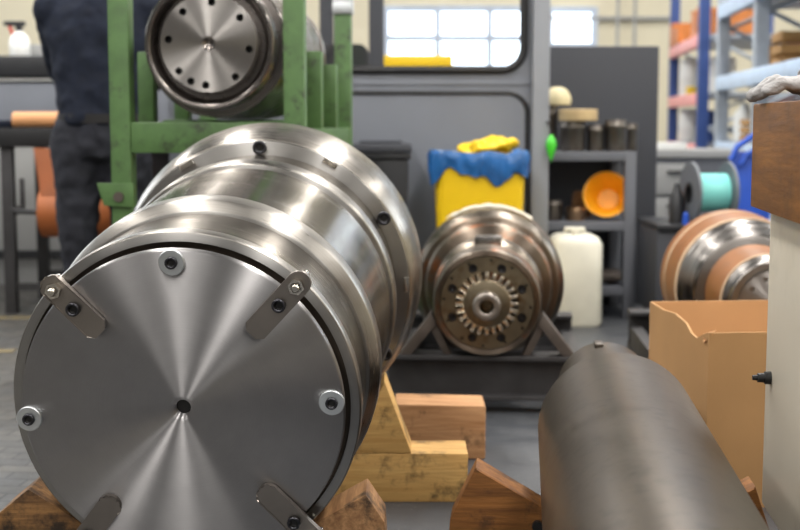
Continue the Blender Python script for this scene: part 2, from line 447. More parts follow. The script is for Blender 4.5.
# ------------------------------------------------------------------ the large roll in front
def axis_of(vx, vy):
    d = ray(vx, vy).normalized(); return d
DA = axis_of(489, -50)
roll_yaw = -math.atan2(DA.x, DA.y); roll_el = math.asin(DA.z)
pc = P(182, 409, 2.6)
roll = thing('steel_roll', 'large bare steel roll with a turned end plate and clamp bars, propped on timber', 'steel roll', (pc.x, pc.y, 0), roll_yaw)
RX = (-PI / 2 + roll_el, 0, 0); RL = (0, 0, pc.z)
RM = Matrix.Rotation(roll_yaw, 3, 'Z') @ Matrix.Rotation(RX[0], 3, 'X')
def face_at(px, py, w=0.0):
    o = Vector((0, 0, CAMZ)); d = ray(px, py); n = RM @ Vector((0, 0, 1)); c = pc + n * w
    h = o + d * ((c - o).dot(n) / d.dot(n))
    return RM.transposed() @ (h - c)
def rp(name, b, mat, parent=roll, **k):
    if parent is roll: return obj(name, b, mat, roll, RL, RX, **k)
    return obj(name, b, mat, parent, **k)
rp('end_plate', B().lathe(chamf([(.026, .016), (.012, .0155), (.004, .020), (0, .026), (0, .330), (.003, .333), (.020, .333), (.020, .016)], .0015), 192), 'plate')
rp('centre_bore', B().lathe([(.018, 0), (.019, .0156), (.0245, .0156), (.0245, 0)], 32), 'hole')
FACE = dict(mat2='facesteel', pick2=lambda f: abs(f.normal.z) > .9)
rp('front_ring', B().lathe(chamf([(.034, .342), (.034, .361), (.038, .3635), (.066, .3635), (.070, .357), (.070, .342)], .002), 192, True), 'satin', **FACE)
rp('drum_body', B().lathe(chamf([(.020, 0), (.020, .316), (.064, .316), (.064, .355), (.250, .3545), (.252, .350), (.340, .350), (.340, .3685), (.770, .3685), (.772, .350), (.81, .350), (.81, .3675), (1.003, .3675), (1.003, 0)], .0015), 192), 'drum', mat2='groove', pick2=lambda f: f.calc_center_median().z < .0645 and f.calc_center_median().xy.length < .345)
rp('middle_ring', B().lathe(chamf([(.254, .351), (.254, .360), (.274, .379), (.2765, .3815), (.330, .3825), (.337, .379), (.338, .351)], .0015), 192, True), 'satin', **FACE)
rp('step_ring', B().lathe(chamf([(.802, .351), (.802, .374), (.809, .379), (.860, .3795), (.866, .376), (.868, .351)], .0015), 192, True), 'satin', **FACE)
fl = rp('flange', B().lathe(chamf([(1.004, .30), (1.004, .403), (1.012, .411), (1.05, .4235), (1.09, .429), (1.195, .431), (1.20, .426), (1.20, .30)], .002), 192, True), 'flange', **FACE)
rp('rear_journal', B().lathe(chamf([(1.03, 0), (1.03, .2), (1.32, .2), (1.32, 0)], .01), 96), 'flange')
def socket_screw(b, r, h, mt=None):
    mt = mt or Matrix()
    return b.lathe(chamf([(0, 0), (0, r), (-h, r), (-h, r * .6), (-h * .2, r * .55), (-h * .2, 0)], r * .10), 24, False, mt)
def scr(name, r, h, mt, parent, label):
    if parent is roll: o = obj(name, socket_screw(B(), r, h, mt), 'oxide', roll, RL, RX, label=label)
    else: o = obj(name, socket_screw(B(), r, h, mt), 'oxide', parent, label=label)
    me = o.data; me.materials.append(M['hole']); inv = mt.inverted()
    for p in me.polygons:
        c = inv @ p.center
        if c.xy.length < r * .62 and c.z < -h * .1: p.material_index = 1
    return o
for k in range(6):                                                    # screws in the flange face
    a = math.radians(-90 + 60 * k); r = .388
    mt = Matrix.Translation((r * math.cos(a), r * math.sin(a), 1.004))
    scr('flange_screw', .019, .010, mt, roll, 'socket screw in the flange')
for k in range(3):
    a = math.radians(-121 + 60 * k)
    b = B().box((.396 * math.cos(a), .396 * math.sin(a), 1.001), (.014, .042, .008), (0, 0, a), .001)
    rp('balance_weight', b, 'nutsteel')
for k, (ax, ay) in enumerate(((172, 262), (332, 402), (184, 562), (30, 418))):
    q_ = face_at(ax, ay); cx, cy = q_.x, q_.y
    mt = Matrix.Translation((cx, cy, 0))
    w = rp('washer', B().lathe(chamf([(0, .011), (-.007, .011), (-.007, .0265), (0, .0265)], .0015), 40, True, mt), 'zinc', label='bright zinc washer')
    scr('socket_screw', .0125, .007, Matrix.Translation((cx, cy, -.0065)), w, 'black socket screw')
for k, (nx, ny, ix_, iy_) in enumerate(((53, 291, 100, 333), (296, 287, 248, 332), (72, 556, 122, 502), (312, 541, 264, 484))):
    qn, qi = face_at(nx, ny, -.025), face_at(ix_, iy_, -.012)
    a = math.atan2(qn.y, qn.x); rn = qn.xy.length
    r0, r1, hw = qi.xy.length, rn + .030, .0245
    pts = [(r1 - hw + hw * math.cos(t), hw * math.sin(t)) for t in [(-PI / 2 + PI * i / 12) for i in range(13)]]
    if k < 2: pts += [(r0 + .012, hw), (r0, hw - .012), (r0, -hw + .012), (r0 + .012, -hw)]
    else: pts += [(r0 + hw + hw * math.cos(t), hw * math.sin(t)) for t in [(PI / 2 + PI * i / 12) for i in range(13)]]
    mt = Matrix.Rotation(a, 4, 'Z')
    bb = B().plate(pts, [], -.016, -.0005, mt)
    bmesh.ops.bevel(bb.bm, geom=[e for e in bb.bm.edges if len(e.link_faces) == 2 and e.calc_face_angle(0) > 1], offset=.002, segments=2, affect='EDGES')
    bar = rp('clamp_bar', bb, 'bar')
    def at(r): return mt @ Matrix.Translation((r, 0, 0))
    scr('socket_screw', .0140, .012, at(rn - .053) @ Matrix.Translation((0, 0, -.016)), bar, 'black socket screw')
    n_ = B(); hexl = loops_circle(0, 0, .0165, 6)
    n_.plate(hexl, [], -.030, -.016, at(rn))
    n_.lathe(chamf([(-.030, 0), (-.030, .012), (-.016, .012)], .001), 24, False, at(rn))
    n_.lathe([(-.041, 0), (-.041, .006), (-.038, .008), (-.030, .008)], 20, False, at(rn))
    obj('hex_nut', n_, 'nutsteel', bar, label='bright hexagon nut on a threaded stud')
    obj('spacer_stud', B().lathe([(-.001, .0), (-.001, .0105), (.0398, .0105), (.0398, 0)], 24, False, at(rn + .012)), 'nutsteel', bar, label='bright round spacer stud')

# roll supports: two timber chocks at the front, packing timbers at the back
def axis_at(y):
    t = (y - pc.y) / DA.y; return pc + DA * t
c1 = axis_at(2.70)
def tangent_low(ax, az, cx, cz, R, sgn):
    d = math.hypot(cx - ax, cz - az); al = math.asin(R / d); be = math.atan2(cz - az, cx - ax)
    a = be - sgn * al if cx > ax else be + sgn * al
    L = math.sqrt(d * d - R * R)
    return a, ax + L * math.cos(a), az + L * math.sin(a)
def chock(apx, apy, label, mat, y0, y1, outer):
    A = P(apx, apy, y0); cx, cz, R = c1.x, c1.z, .372
    a, tx, tz = tangent_low(A.x, A.z, cx, cz, R, 1)
    ex = tx + math.cos(a) * .06; ez = max(.015, tz + math.sin(a) * .06)
    sg = 1 if A.x > cx else -1
    poly = [(ex, 0), (ex, ez), (A.x, A.z), (A.x + sg * outer * .8, A.z - .06), (A.x + sg * outer, 0)]
    o = obj('timber_chock', B().prism([(x - cx, z) for x, z in poly], 0, y1 - y0, .004), mat, None, (cx, y0, 0))
    return tag(o, label, 'timber block')
chock(366, 495, 'short pale timber chock wedged under the clamped end plate, towards the pine packing', 'chockwood', 2.705, 2.84, .05)
chock(28, 489, 'dark oil-streaked timber chock under the edge of the big roll, on the bare paving side', 'oilwood', 2.705, 2.86, .09)
yb = 3.36
bx0, bx1 = -.82, PX(470, yb)
o = obj('packing_timber', B().prism([(bx0, 0), (bx1, 0), (bx1, .132), (bx0, .132)], 0, .145, .004), 'pine', None, (0, yb, 0))
tag(o, 'yellow pine beam with black stains lying flat under the big roll', 'timber block')
o = obj('timber_wedge', B().prism([(PX(412, yb), .0), (PX(384, yb), .195), (PX(352, yb), .03), (PX(340, yb), 0)], 0, .145, .003), 'pine', None, (0, yb, .1325))
tag(o, 'triangular pine wedge standing on the stained pine beam, against the roll', 'timber wedge')
yb2 = 3.80
o = obj('packing_timber', B().prism([(PX(395, yb2), 0), (PX(488, yb2), 0), (PX(488, yb2), PZ(406, yb2)), (PX(395, yb2), PZ(404, yb2))], 0, .16, .008), 'redwood', None, (0, yb2, 0))
tag(o, 'reddish timber block lying behind the stained pine beam', 'timber block')

# ------------------------------------------------------------------ the dark roll
DB = axis_of(524, HY); byaw = -math.atan2(DB.x, DB.y)
pf = P(616, 427, 3.0); RB = 78 * 3.05 / F
dr = thing('dark_roll', 'long dark oily roll in a timber cradle in front of the cardboard box', 'steel roll', (pf.x, pf.y, 0), byaw)
obj('roll_body', B().lathe(chamf([(-1.75, 0), (-1.75, RB), (-.03, RB), (0, RB - .022), (0, 0)], .004), 160), 'darkshaft', dr, (0, 0, pf.z), AX)
obj('journal', B().lathe(chamf([(-.02, 0), (-.02, .14), (.16, .138), (.20, .128), (.46, .126), (.46, 0)], .006), 96), 'darkshaft', dr, (0, 0, pf.z), AX)
obj('locking_key', B().box((-.02, -.123, .40), (.022, .022, .06), None, .003), 'darkshaft', dr, (0, 0, pf.z), AX)
def cradle(y0, y1, lbl, mat):
    t_ = (y0 - pf.y) / DB.y; cx = pf.x + DB.x * t_; zc = pf.z; R = RB + .006
    A = P(477, 471, 2.72); az = A.z; ax = -abs(PX(478, 2.72) - (pf.x + DB.x * (2.72 - pf.y) / DB.y))
    a, tx, tz = tangent_low(ax, az, 0, zc, R, 1)
    vz = tz + math.tan(a) * (0 - tx)
    bx = .275
    zb = vz + math.tan(-a) * bx
    poly = [(ax - .065, 0), (bx + .03, 0), (bx + .035, zb * .55), (bx, zb), (0, vz), (ax, az), (ax - .055, az * .55)]
    r = thing('timber_cradle', lbl, 'timber cradle', (cx, y0, 0), byaw)
    obj('cradle_block', B().prism(poly, 0, y1 - y0, .004), mat, r)
    bz = az + math.tan(a) * .135
    obj('coach_bolt', B().cyl((ax + .135, -.0, bz - .045), (ax + .135, -.014, bz - .045), .012, None, 16), 'hole', r, label='small black bolt')
    return r
cradle(2.72, 2.81, 'dark brown timber V-cradle under the far part of the oily roll', 'brownwood')
# ------------------------------------------------------------------ cardboard box
pb = P(709, 333, 3.3); zt = pb.z
byw = math.atan2(pb.x - P(648, 303, 3.88).x, .58) 
bxr = thing('cardboard_box', 'open brown cardboard box with one sagging torn side, behind the dark oily roll', 'cardboard box', (pb.x, pb.y, 0), byw)
Wb, Db, tk = .62, .56, .006
obj('box_front', B().b2(0, Wb, 0, tk, 0, zt), 'card', bxr)
obj('box_back', B().b2(0, Wb, Db - tk, Db, 0, zt + .005), 'cardin', bxr)
obj('box_side', B().b2(Wb - tk, Wb, tk, Db - tk, 0, zt), 'card', bxr)
obj('box_bottom', B().b2(tk, Wb - tk, tk, Db - tk, 0.001, tk), 'card', bxr)
sb = B(); prof = [(tk, zt), (.05, zt - .012), (.1, zt - .03), (.15, zt - .025), (.2, zt - .005), (.3, zt + .006), (.42, zt), (Db - tk, zt + .004)]
poly = [(tk, 0)] + prof + [(Db - tk, 0)]
va = [sb.bm.verts.new((0, y, z)) for y, z in poly]; vb = [sb.bm.verts.new((tk, y, z)) for y, z in poly]
sb.bm.faces.new(va); sb.bm.faces.new(vb[::-1])
for i in range(len(va)):
    j = (i + 1) % len(va); sb.bm.faces.new([va[i], vb[i], vb[j], va[j]])
obj('box_side', sb, 'card', bxr, label='sagging torn side of the box')
fb = B(); vv = [(.01, -.004, zt - .004), (.03, .03, zt + .004), (.004, .06, zt - .012), (-.008, .02, zt - .03)]
q = [fb.bm.verts.new(v) for v in vv]; fb.bm.faces.new(q)
r_ = bmesh.ops.solidify(fb.bm, geom=fb.bm.faces[:], thickness=.005)
obj('torn_corner', fb, 'cardin', bxr)

# ------------------------------------------------------------------ machine cabinet with timber block and glove
DBx = DB.x / DB.y
yf = 2.62; xe = PX(773, yf)
mc = thing('steel_cabinet', 'brushed steel machine cabinet side with a black knob, under the brown timber block', 'machine cabinet', (xe, yf, 0), byaw)
zlo, zhi = PZ(503, yf), PZ(207, yf)
obj('side_panel', B().box((.30, -.5, (zlo + zhi) / 2), (.6, 1.0, zhi - zlo), None, .006), 'panelsteel', mc)
for x, y in ((.04, -.04), (.56, -.04), (.04, -.96), (.56, -.96)):
    obj('leg', B().b2(x - .025 + .03, x + .025 + .03 if x < .3 else x, y - .025, y + .025, 0, zlo + .002, .003), 'framesteel', mc)
kz = PZ(376, 2.58)
kb = B().cyl((0, -.06, kz), (-.012, -.06, kz), .013, None, 20).cyl((-.012, -.06, kz), (-.026, -.06, kz), .010, .009, 20).cyl((-.026, -.06, kz), (-.036, -.06, kz), .006, .005, 16)
obj('knob', kb, 'black', mc, label='small black knob')
zb0, zb1 = zhi + .0005, PZ(104, yf)
tb = obj('timber_block', B().box((.26, -.45, (zb1 - zb0) / 2), (.60, .90, zb1 - zb0), None, .005), 'blockwood', None, (xe, yf, zb0), (0, 0, byaw))
tag(tb, 'thick varnished brown timber block lying on top of the steel cabinet', 'timber block')
# glove
gl = B()
gp = P(776, 96, 2.5); gx0 = gp.x; 
hand = [((.0, 0, .022), (.13, -.01, .034), .040, .045), ((.02, -.04, .02), (.12, -.05, .028), .034, .038), ((.13, -.02, .034), (.25, -.03, .036), .044, .052)]
for p0, p1, r0, r1 in hand:
    gl.cyl(p0, p1, r0, r1, 14); gl.ball(p0, (r0, r0, r0 * .62), 14); gl.ball(p1, (r1, r1, r1 * .75), 14)
fing = [((0, .02, .026), (-.05, .045, .03), (-.075, .06, .008)), ((0, .0, .026), (-.06, .012, .03), (-.096, .016, -.004)), ((0, -.02, .024), (-.055, -.018, .03), (-.088, -.022, .0)), ((.0, -.05, .02), (-.045, -.055, .024), (-.068, -.06, .008)), ((.06, .03, .04), (.035, .06, .058), (.0, .075, .055))]
for p in fing:
    for a, b2_ in zip(p, p[1:]): gl.caps(a, b2_, .0165, .0145, 12)
go = obj('work_glove', gl, 'glove', None, (PX(775, 2.5) + .045, 2.5, zb1 + .022), (0, 0, -.25))
remesh(go, .004, 3, (.010, .02)); go.scale = (1, 1, .8); go.location.x += .012; go.location.z -= .0055
tag(go, 'grey-white cloth work glove draped on the brown timber block', 'work glove')

# ------------------------------------------------------------------ rotor on its stand (middle)
DM = axis_of(503, HY); myaw = -math.atan2(DM.x, DM.y)
pm = P(487, 303, 4.4); ms = 4.46 / F
ro = thing('splined_rotor', 'oil-browned rotor with a toothed hub on a low stand before the yellow bin', 'rotor', (pm.x, pm.y, 0), myaw)
def mp(name, b, mat, parent=ro, **k):
    if parent is ro: return obj(name, b, mat, ro, (0, 0, pm.z), AX, **k)
    return obj(name, b, mat, parent, **k)
mp('rotor_body', B().lathe(chamf([(.03, .0), (.03, .155), (.0, .160), (.0, .182), (.03, .187), (.17, .187), (.175, .178), (.26, .178), (.27, .196), (.33, .200), (.335, .188), (.43, .190), (.44, .232), (.448, .238), (.47, .239), (.472, .262), (.478, .267), (.515, .282), (.53, .2855), (.70, .286), (.72, .27), (.80, .20), (.84, .187), (1.2, .187), (1.2, 0)], .003), 128), 'rusty', mat2='facerust', pick2=lambda f: abs(f.normal.z) > .9)
holes = []
for k in range(8):
    a = math.radians(22.5 + 45 * k); holes.append((loops_circle(.128 * math.cos(a), .128 * math.sin(a), .0155, 18), .03))
for k in range(12):
    a = math.radians(30 * k + 5); holes.append((loops_circle(.148 * math.cos(a), .148 * math.sin(a), .005, 10), .02))
ringp = B().plate(loops_circle(0, 0, .159, 96), holes + [(loops_circle(0, 0, .108, 64), .04)], -.004, .05)
er = mp('end_ring', ringp, 'gearbrass', mat2='hole', pick2=lambda f: len(f.verts) == 18 or len(f.verts) == 10 or (abs(f.normal.z) < .5 and .11 < f.calc_center_median().xy.length < .153))
for k in range(8):
    a = math.radians(22.5 + 45 * k)
    scr('socket_screw', .0125, .010, Matrix.Translation((.128 * math.cos(a), .128 * math.sin(a), .012)), er, 'dark socket screw')
hb = mp('hub', B().lathe(chamf([(.04, 0), (.04, .080), (-.030, .080), (-.036, .05), (-.036, 0)], .003), 64), 'gearbrass', label='oily brown hub')
tb_ = B()
nT = 24
for k in range(nT):
    a = 2 * PI * k / nT
    tb_.box((.092 * math.cos(a), .092 * math.sin(a), .0), (.030, .0135, .05), (0, 0, a), .003)
tb_.lathe([(.03, .078), (-.02, .078), (-.02, .084), (.03, .084)], 64, True)
mp('spline_teeth', tb_, 'spline', label='bright ring of spline teeth')
mp('shaft_sleeve', B().lathe(chamf([(-.03, .047), (-.095, .047), (-.10, .043), (-.10, .026), (-.097, .023), (-.04, .020), (-.04, 0)], .001), 48), 'bar', label='bright grey shaft end', mat2='gearbrass', pick2=lambda f: f.calc_center_median().xy.length < .024)
mp('key_block', B().box((.0, -.192, .235), (.095, .036, .10), None, .003), 'darksteel', label='dark rectangular key block')
# pale cloth strip lying over the top of the flange
cb = B(); nn = 28
rows = []
for j, z in enumerate((.528, .57, .64, .72)):
    rows.append([])
    for i in range(nn + 1):
        a = math.radians(-90 - 34 + 68 * i / nn); r = .2955 + .006 * mnoise.noise(Vector((i * .4, j * 1.3, 0)))
        rows[-1].append(cb.bm.verts.new((r * math.cos(a), r * math.sin(a), z + .01 * mnoise.noise(Vector((i * .3, 5, j))))))
for a, b2_ in zip(rows, rows[1:]):
    for i in range(nn): cb.bm.faces.new([a[i], a[i + 1], b2_[i + 1], b2_[i]])
bmesh.ops.solidify(cb.bm, geom=cb.bm.faces[:], thickness=-.008)
cl = obj('cloth_strip', cb, 'sponge', None, (pm.x, pm.y, pm.z), (-PI / 2, 0, myaw)); cl.rotation_euler = (Matrix.Rotation(myaw, 3, 'Z') @ Matrix.Rotation(-PI / 2, 3, 'X')).to_euler()
tag(cl, 'pale cloth strip laid over the top of the splined rotor flange', 'cloth')
def rotor_stand(loc, yaw, label, zt, w, y0, y1, zc, Rj):
    st = thing('rotor_stand', label, 'steel stand', loc, yaw); stz = zt
    def ibeam(y, name='cross_beam', z1=zt, h=.155):
        b = B().b2(-w, w, y, y + .12, z1 - .016, z1, .002).b2(-w, w, y + .05, y + .07, z1 - h + .016, z1 - .016).b2(-w, w, y, y + .12, z1 - h, z1 - h + .016, .002)
        obj(name, b, 'framesteel', st)
    ibeam(y0); ibeam(y1)
    for s in (-1, 1):
        obj('side_rail', B().b2(s * w, s * (w - .05), y0 + .125, y1 - .005, zt - .15, zt - .06, .004), 'framesteel', st)
        for y in (y0 + .01, y1 + .01): obj('foot', B().b2(s * w, s * (w - .12), y, y + .1, 0, zt - .154, .004), 'framesteel', st)
        # slanting strut holding the journal
        th_ = math.radians(66); nx_, nz_ = math.sin(th_), -math.cos(th_)        # contact of the strut end with the journal
        ex_, ez_ = (Rj + .003) * nx_, zc + (Rj + .003) * nz_
        pts = [(s * x, z) for x, z in ((ex_, ez_), (ex_ + .02, ez_ + .036), (.305, zt + .0005), (.262, zt + .0005))]
        bb = B(); bb.prism(pts, y0 + .01, y0 + .10, .002)
        pts = [(s * x, z) for x, z in ((ex_ + .001, ez_ - .002), (ex_ + .022, ez_ - .02), (.150, zt + .0005), (.122, zt + .0005))]
        bc = B(); bc.prism(pts, y0 + .02, y0 + .09, .002)
        obj('strut', bc, 'strut', st, label='slanting grey strut')
        obj('strut', bb, 'strut', st, label='slanting grey strut')
    return st
rotor_stand((pm.x + DM.x / DM.y * 0, pm.y, 0), myaw, 'low dark steel beam stand under the splined rotor', pm.z - .188, .345, .02, 1.0, pm.z, .187)

# ------------------------------------------------------------------ taped rotor (right)
DR = axis_of(478, HY); ryaw = -math.atan2(DR.x, DR.y)
pr = P(774, 305, 4.36)
tr = thing('taped_rotor', 'dark stepped rotor wrapped in orange tape bands, behind the cardboard box', 'rotor', (pr.x, pr.y, 0), ryaw)
def tp(name, b, mat, **k): return obj(name, b, mat, tr, (0, 0, pr.z), AX, **k)
tp('rotor_body', B().lathe(chamf([(.02, 0), (.02, .116), (0, .120), (0, .147), (.05, .151), (.055, .163), (.33, .172), (.335, .158), (.36, .160), (.365, .19), (.37, .215), (.42, .228), (.43, .242), (.46, .246), (.465, .254), (.80, .268), (.82, .25), (.88, .1755), (1.2, .1755), (1.2, 0)], .003), 128), 'darksteel')
tp('tape_band', B().lathe([(.07, .160), (.07, .1665), (.328, .1755), (.328, .160)], 96, True), 'tape', label='orange tape round the front collar')
tp('tape_band', B().lathe([(.482, .25), (.482, .2585), (.795, .2715), (.795, .26)], 128, True), 'tape', label='wide orange tape round the large flange')
for z0, z1, r0, r1 in ((.066, .078, .1685, .1688), (.475, .50, .2600, .2608), (.70, .72, .2695, .2703)):
    tp('tape_edge', B().lathe([(z0, r0 - .01), (z0, r0), (z1, r1), (z1, r0 - .01)], 128, True), 'tapestripe', label='pale tape edge')
rr_ = B().plate(loops_circle(0, 0, .1165, 64), [(loops_circle(.09 * math.cos(a), .09 * math.sin(a), .009, 14), .015) for a in [2 * PI * k / 10 for k in range(10)]], .012, .03)
tp('end_face', rr_, 'greysteel', mat2='hole', pick2=lambda f: len(f.verts) == 14 or (abs(f.normal.z) < .5 and f.calc_center_median().xy.length < .11))
rotor_stand((pr.x, pr.y, 0), ryaw, 'low dark steel beam stand under the taped rotor', pr.z - .1765, .36, .03, 1.02, pr.z, .174)

# ------------------------------------------------------------------ green rack and its rotor
gyaw = -.0845; GY = 4.35
gx_l, gx_r = PX(121.0, GY), PX(296.5, GY)
rk = thing('green_rack', 'chipped green steel stacking rack holding a rotor, beside the standing person', 'storage rack', ((gx_l + gx_r) / 2, GY, 0), gyaw)
hw = (gx_r - gx_l) / 2; pw = .034
ZP = 1.50
for s in (-1, 1):
    obj('post', B().b2(s * hw - pw, s * hw + pw, -pw, pw, 0, ZP, .004), 'green', rk)
    o = obj('post', B().b2(s * hw - pw, s * hw + pw, 1.25 - pw, 1.25 + pw, 0, ZP, .004), 'green', rk)
    obj('post_cap', B().b2(s * hw - pw - .006, s * hw + pw + .006, 1.25 - pw - .006, 1.25 + pw + .006, ZP + .001, ZP + .03, .006).box((s * hw, 1.25, ZP - .02), (pw * 2 + .014, pw * 2 + .014, .05), None, .003), 'zinc', o, label='bright metal post cap')
    for y, zz in ((.40, 1.255), (.80, 1.225)):
        xo = -.028 if (s < 0 and y < .5) else 0
        obj('short_post', B().b2(s * hw - .026 + xo, s * hw + .032 + xo, y - .03, y + .03, .981, zz, .004), 'green', rk)
    obj('side_rail', B().b2(s * hw - .03, s * hw + .03, pw + .001, 1.25 - pw - .001, .90, .98, .004), 'green', rk)
zc0, zc1 = PZ(153, GY), PZ(122, GY)
obj('cross_beam', B().b2(-hw + pw, hw - pw, -.03, .03, zc0, zc1, .005), 'green', rk)
obj('cross_beam', B().b2(-hw + pw, hw - pw, 1.22, 1.28, zc0, zc1, .005), 'green', rk)
for y in (.40, .80): obj('cradle_beam', B().b2(-hw + .036, hw - .036, y - .03, y + .03, .93, 1.012, .004), 'green', rk)
zb_ = PZ(183, GY)
for s in (-1, 1):
    b = B(); w0 = .045
    b.prism([(s * hw + w0, zb_), (s * hw - w0 - .035, zb_), (s * hw - w0 - .012, zb_ - .075), (s * hw + w0, zb_ - .08)], -pw - .014, -pw - .001, .002)
    fb_ = obj('foot_bracket', b, 'green', rk)
    obj('bracket_bolt', B().cyl((s * hw - .005, -pw - .014, zb_ - .045), (s * hw - .005, -pw - .022, zb_ - .045), .017, None, 20), 'strut', fb_, label='slotted grey bolt')
    obj('lower_rail', B().b2(s * hw - .03, s * hw + .03, pw + .001, 1.25 - pw - .001, .12, .20, .004), 'green', rk)
pg = P(209, 44, 4.30); DG = axis_of(510, HY)
gr = thing('flanged_rotor', 'grey flanged rotor with a bolt-holed end face, lying in the green rack', 'rotor', (pg.x, pg.y, 1.0125), -math.atan2(DG.x, DG.y))
zc_ = .2455
def gp_(name, b, mat, **k): return obj(name, b, mat, gr, (0, 0, zc_), AX, **k)
gp_('rotor_body', B().lathe(chamf([(.045, 0), (.045, .182), (.0, .196), (-.004, .200), (-.004, .214), (.02, .217), (.07, .217), (.075, .205), (.10, .205), (.104, .240), (.25, .2445), (.85, .2445), (.86, .20), (1.0, .20), (1.01, .236), (1.05, .238), (1.06, .18), (1.06, 0)], .003), 128), 'greysteelax')
hl = []
for ax, ay in ((183, 12), (212, 3), (240, 18), (249, 49), (235, 76), (205, 84), (190, 80), (178, 70), (168, 39)):
    x, y = (ax - 208) * 4.28 / F, (ay - 43) * 4.28 / F; hl.append((loops_circle(x, y, .0125, 20), .03))
hl.append((loops_circle(0, 0, .0225, 28), .02))
gp_('end_face', B().plate(loops_circle(0, 0, .158, 96), hl, -.012, .046), 'greysteel', mat2='hole', pick2=lambda f: len(f.verts) == 20 or (abs(f.normal.z) < .5 and .03 < f.calc_center_median().xy.length < .15))
gp_('centre_cone', B().lathe([(.006, 0), (-.006, .012), (-.0125, .021), (-.0125, .0235), (-.011, .0238)], 40), 'greysteelax', label='bright centre bore')

# ------------------------------------------------------------------ person
py = 5.85; pxc = PX(101, py)
pe = thing('person', 'person seen from behind in a navy jumper and dark jeans, standing behind the green rack', 'person', (pxc, py, 0), 0)
bd = B()
S = 1.0
def limb(b, pts, rs):
    for i in range(len(pts) - 1): b.caps(pts[i], pts[i + 1], rs[i], rs[i + 1], 16)
hipz, shz = .98, 1.54
def torso(b, g=0.0):
    b.loft([(0, 0, .86, .13 + g, .11 + g), (0, 0, .94, .170 + g, .125 + g), (0, 0, 1.02, .175 + g, .125 + g), (0, .005, 1.12, .172 + g, .115 + g), (0, .015, 1.25, .195 + g, .125 + g), (0, .03, 1.38, .225 + g, .135 + g), (0, .035, 1.48, .225 + g, .125 + g), (0, .04, 1.555, .17 + g, .09 + g), (0, .045, 1.60, .085 + g, .065 + g)])
def legs(b, g=0.0):
    limb(b, [(-.10, 0, .93), (-.115, -.01, .52), (-.10, .02, .11)], [.105 + g, .068 + g, .048 + g])
    limb(b, [(.10, 0, .93), (.125, .02, .52), (.13, .06, .11)], [.105 + g, .068 + g, .048 + g])
def arms(b, g=0.0, full=True):
    for s in (-1, 1):
        sh, el, wr = Vector((s * .205, .04, 1.50)), Vector((s * .215, .22, 1.24)), Vector((s * .13, .46, 1.20))
        limb(b, [sh, el, wr], [.072 + g, .052 + g, .036 + g])
        if full:
            hd = wr + Vector((-s * .045, .085, .0)); b.caps(wr, hd, .034, .040, 14)
            b.ball(hd, (.044, .05, .024), 14)
            for i in range(4):
                k0 = hd + Vector((-s * .033 + s * .022 * i, .035, .0)); L = (.062, .074, .078, .066)[i if s < 0 else 3 - i]
                k1 = k0 + Vector((-s * .006, L * .55, -.004)); k2 = k1 + Vector((-s * .004, L * .35, -.025))
                b.caps(k0, k1, .0105, .0095, 10); b.caps(k1, k2, .0095, .008, 10)
            t0 = hd + Vector((-s * .035, -.015, .01)); t1 = t0 + Vector((-s * .03, .03, .0)); t2 = t1 + Vector((-s * .005, .032, -.006))
            b.caps(t0, t1, .012, .0105, 10); b.caps(t1, t2, .0105, .009, 10)
def head(b):
    b.caps((0, .05, 1.56), (0, .065, 1.68), .062, .056, 18)
    b.ball((0, .075, 1.79), (.078, .098, .118), 24); b.caps((0, .10, 1.74), (0, .125, 1.715), .058, .042, 18)
    b.ball((0, .178, 1.775), (.013, .022, .024), 12); b.ball((0, .158, 1.728), (.026, .016, .012), 12)
    for s in (-1, 1):
        b.ball((s * .08, .07, 1.785), (.012, .024, .034), 12); b.ball((s * .032, .158, 1.80), (.016, .014, .011), 12)
torso(bd); legs(bd); arms(bd); head(bd)
for s, yy in ((-1, .02), (1, .06)): bd.caps((s * .115, yy, .08), (s * .125, yy + .16, .045), .045, .04, 12)
bo = obj('body', bd, 'skin', pe); remesh(bo, .008, 4)
jb = B(); torso_g = .022
jb.loft([(0, 0, .985, .186, .145), (0, 0, 1.02, .195, .152), (0, .005, 1.12, .193, .142), (0, .015, 1.25, .216, .15), (0, .03, 1.38, .248, .16), (0, .035, 1.48, .248, .148), (0, .04, 1.56, .19, .112), (0, .045, 1.60, .105, .088)])
arms(jb, .024, False)
jo = obj('jumper', jb, 'navy', pe, label='navy knitted jumper'); remesh(jo, .012, 6, (.03, .09))
tr_ = B(); tr_.loft([(0, 0, .84, .145, .135), (0, 0, .92, .19, .145), (0, 0, 1.03, .188, .142)])
legs(tr_, .022)
for s, yy, xx in ((-1, .02, -.10), (1, .06, .13)): tr_.caps((xx, yy, .10), (xx, yy, .07), .07, .072, 14)
to = obj('trousers', tr_, 'jeans', pe, label='dark jeans'); remesh(to, .011, 5, (.028, .07))
obj('belt', B().lathe([(1.0, .198), (1.04, .198), (1.04, .190), (1.0, .190)], 40, True, Matrix.Diagonal((.975, .755, 1, 1))), 'leather', pe)
for s, yy, xx in ((-1, .02, -.108), (1, .06, .128)):
    sh = B(); sh.loft([(xx, yy + .06, 0.0, .05, .14), (xx, yy + .06, .03, .052, .145), (xx, yy + .04, .07, .05, .115), (xx, yy - .0, .11, .054, .062), (xx, yy - .01, .15, .055, .058)])
    obj('shoe', sh, 'leather', pe)
hr = B(); hr.ball((0, .055, 1.815), (.088, .1, .108), 24); hr.ball((0, .02, 1.75), (.075, .06, .075), 18)
ho = obj('hair', hr, 'hair', pe); remesh(ho, .01, 3, (.01, .02))

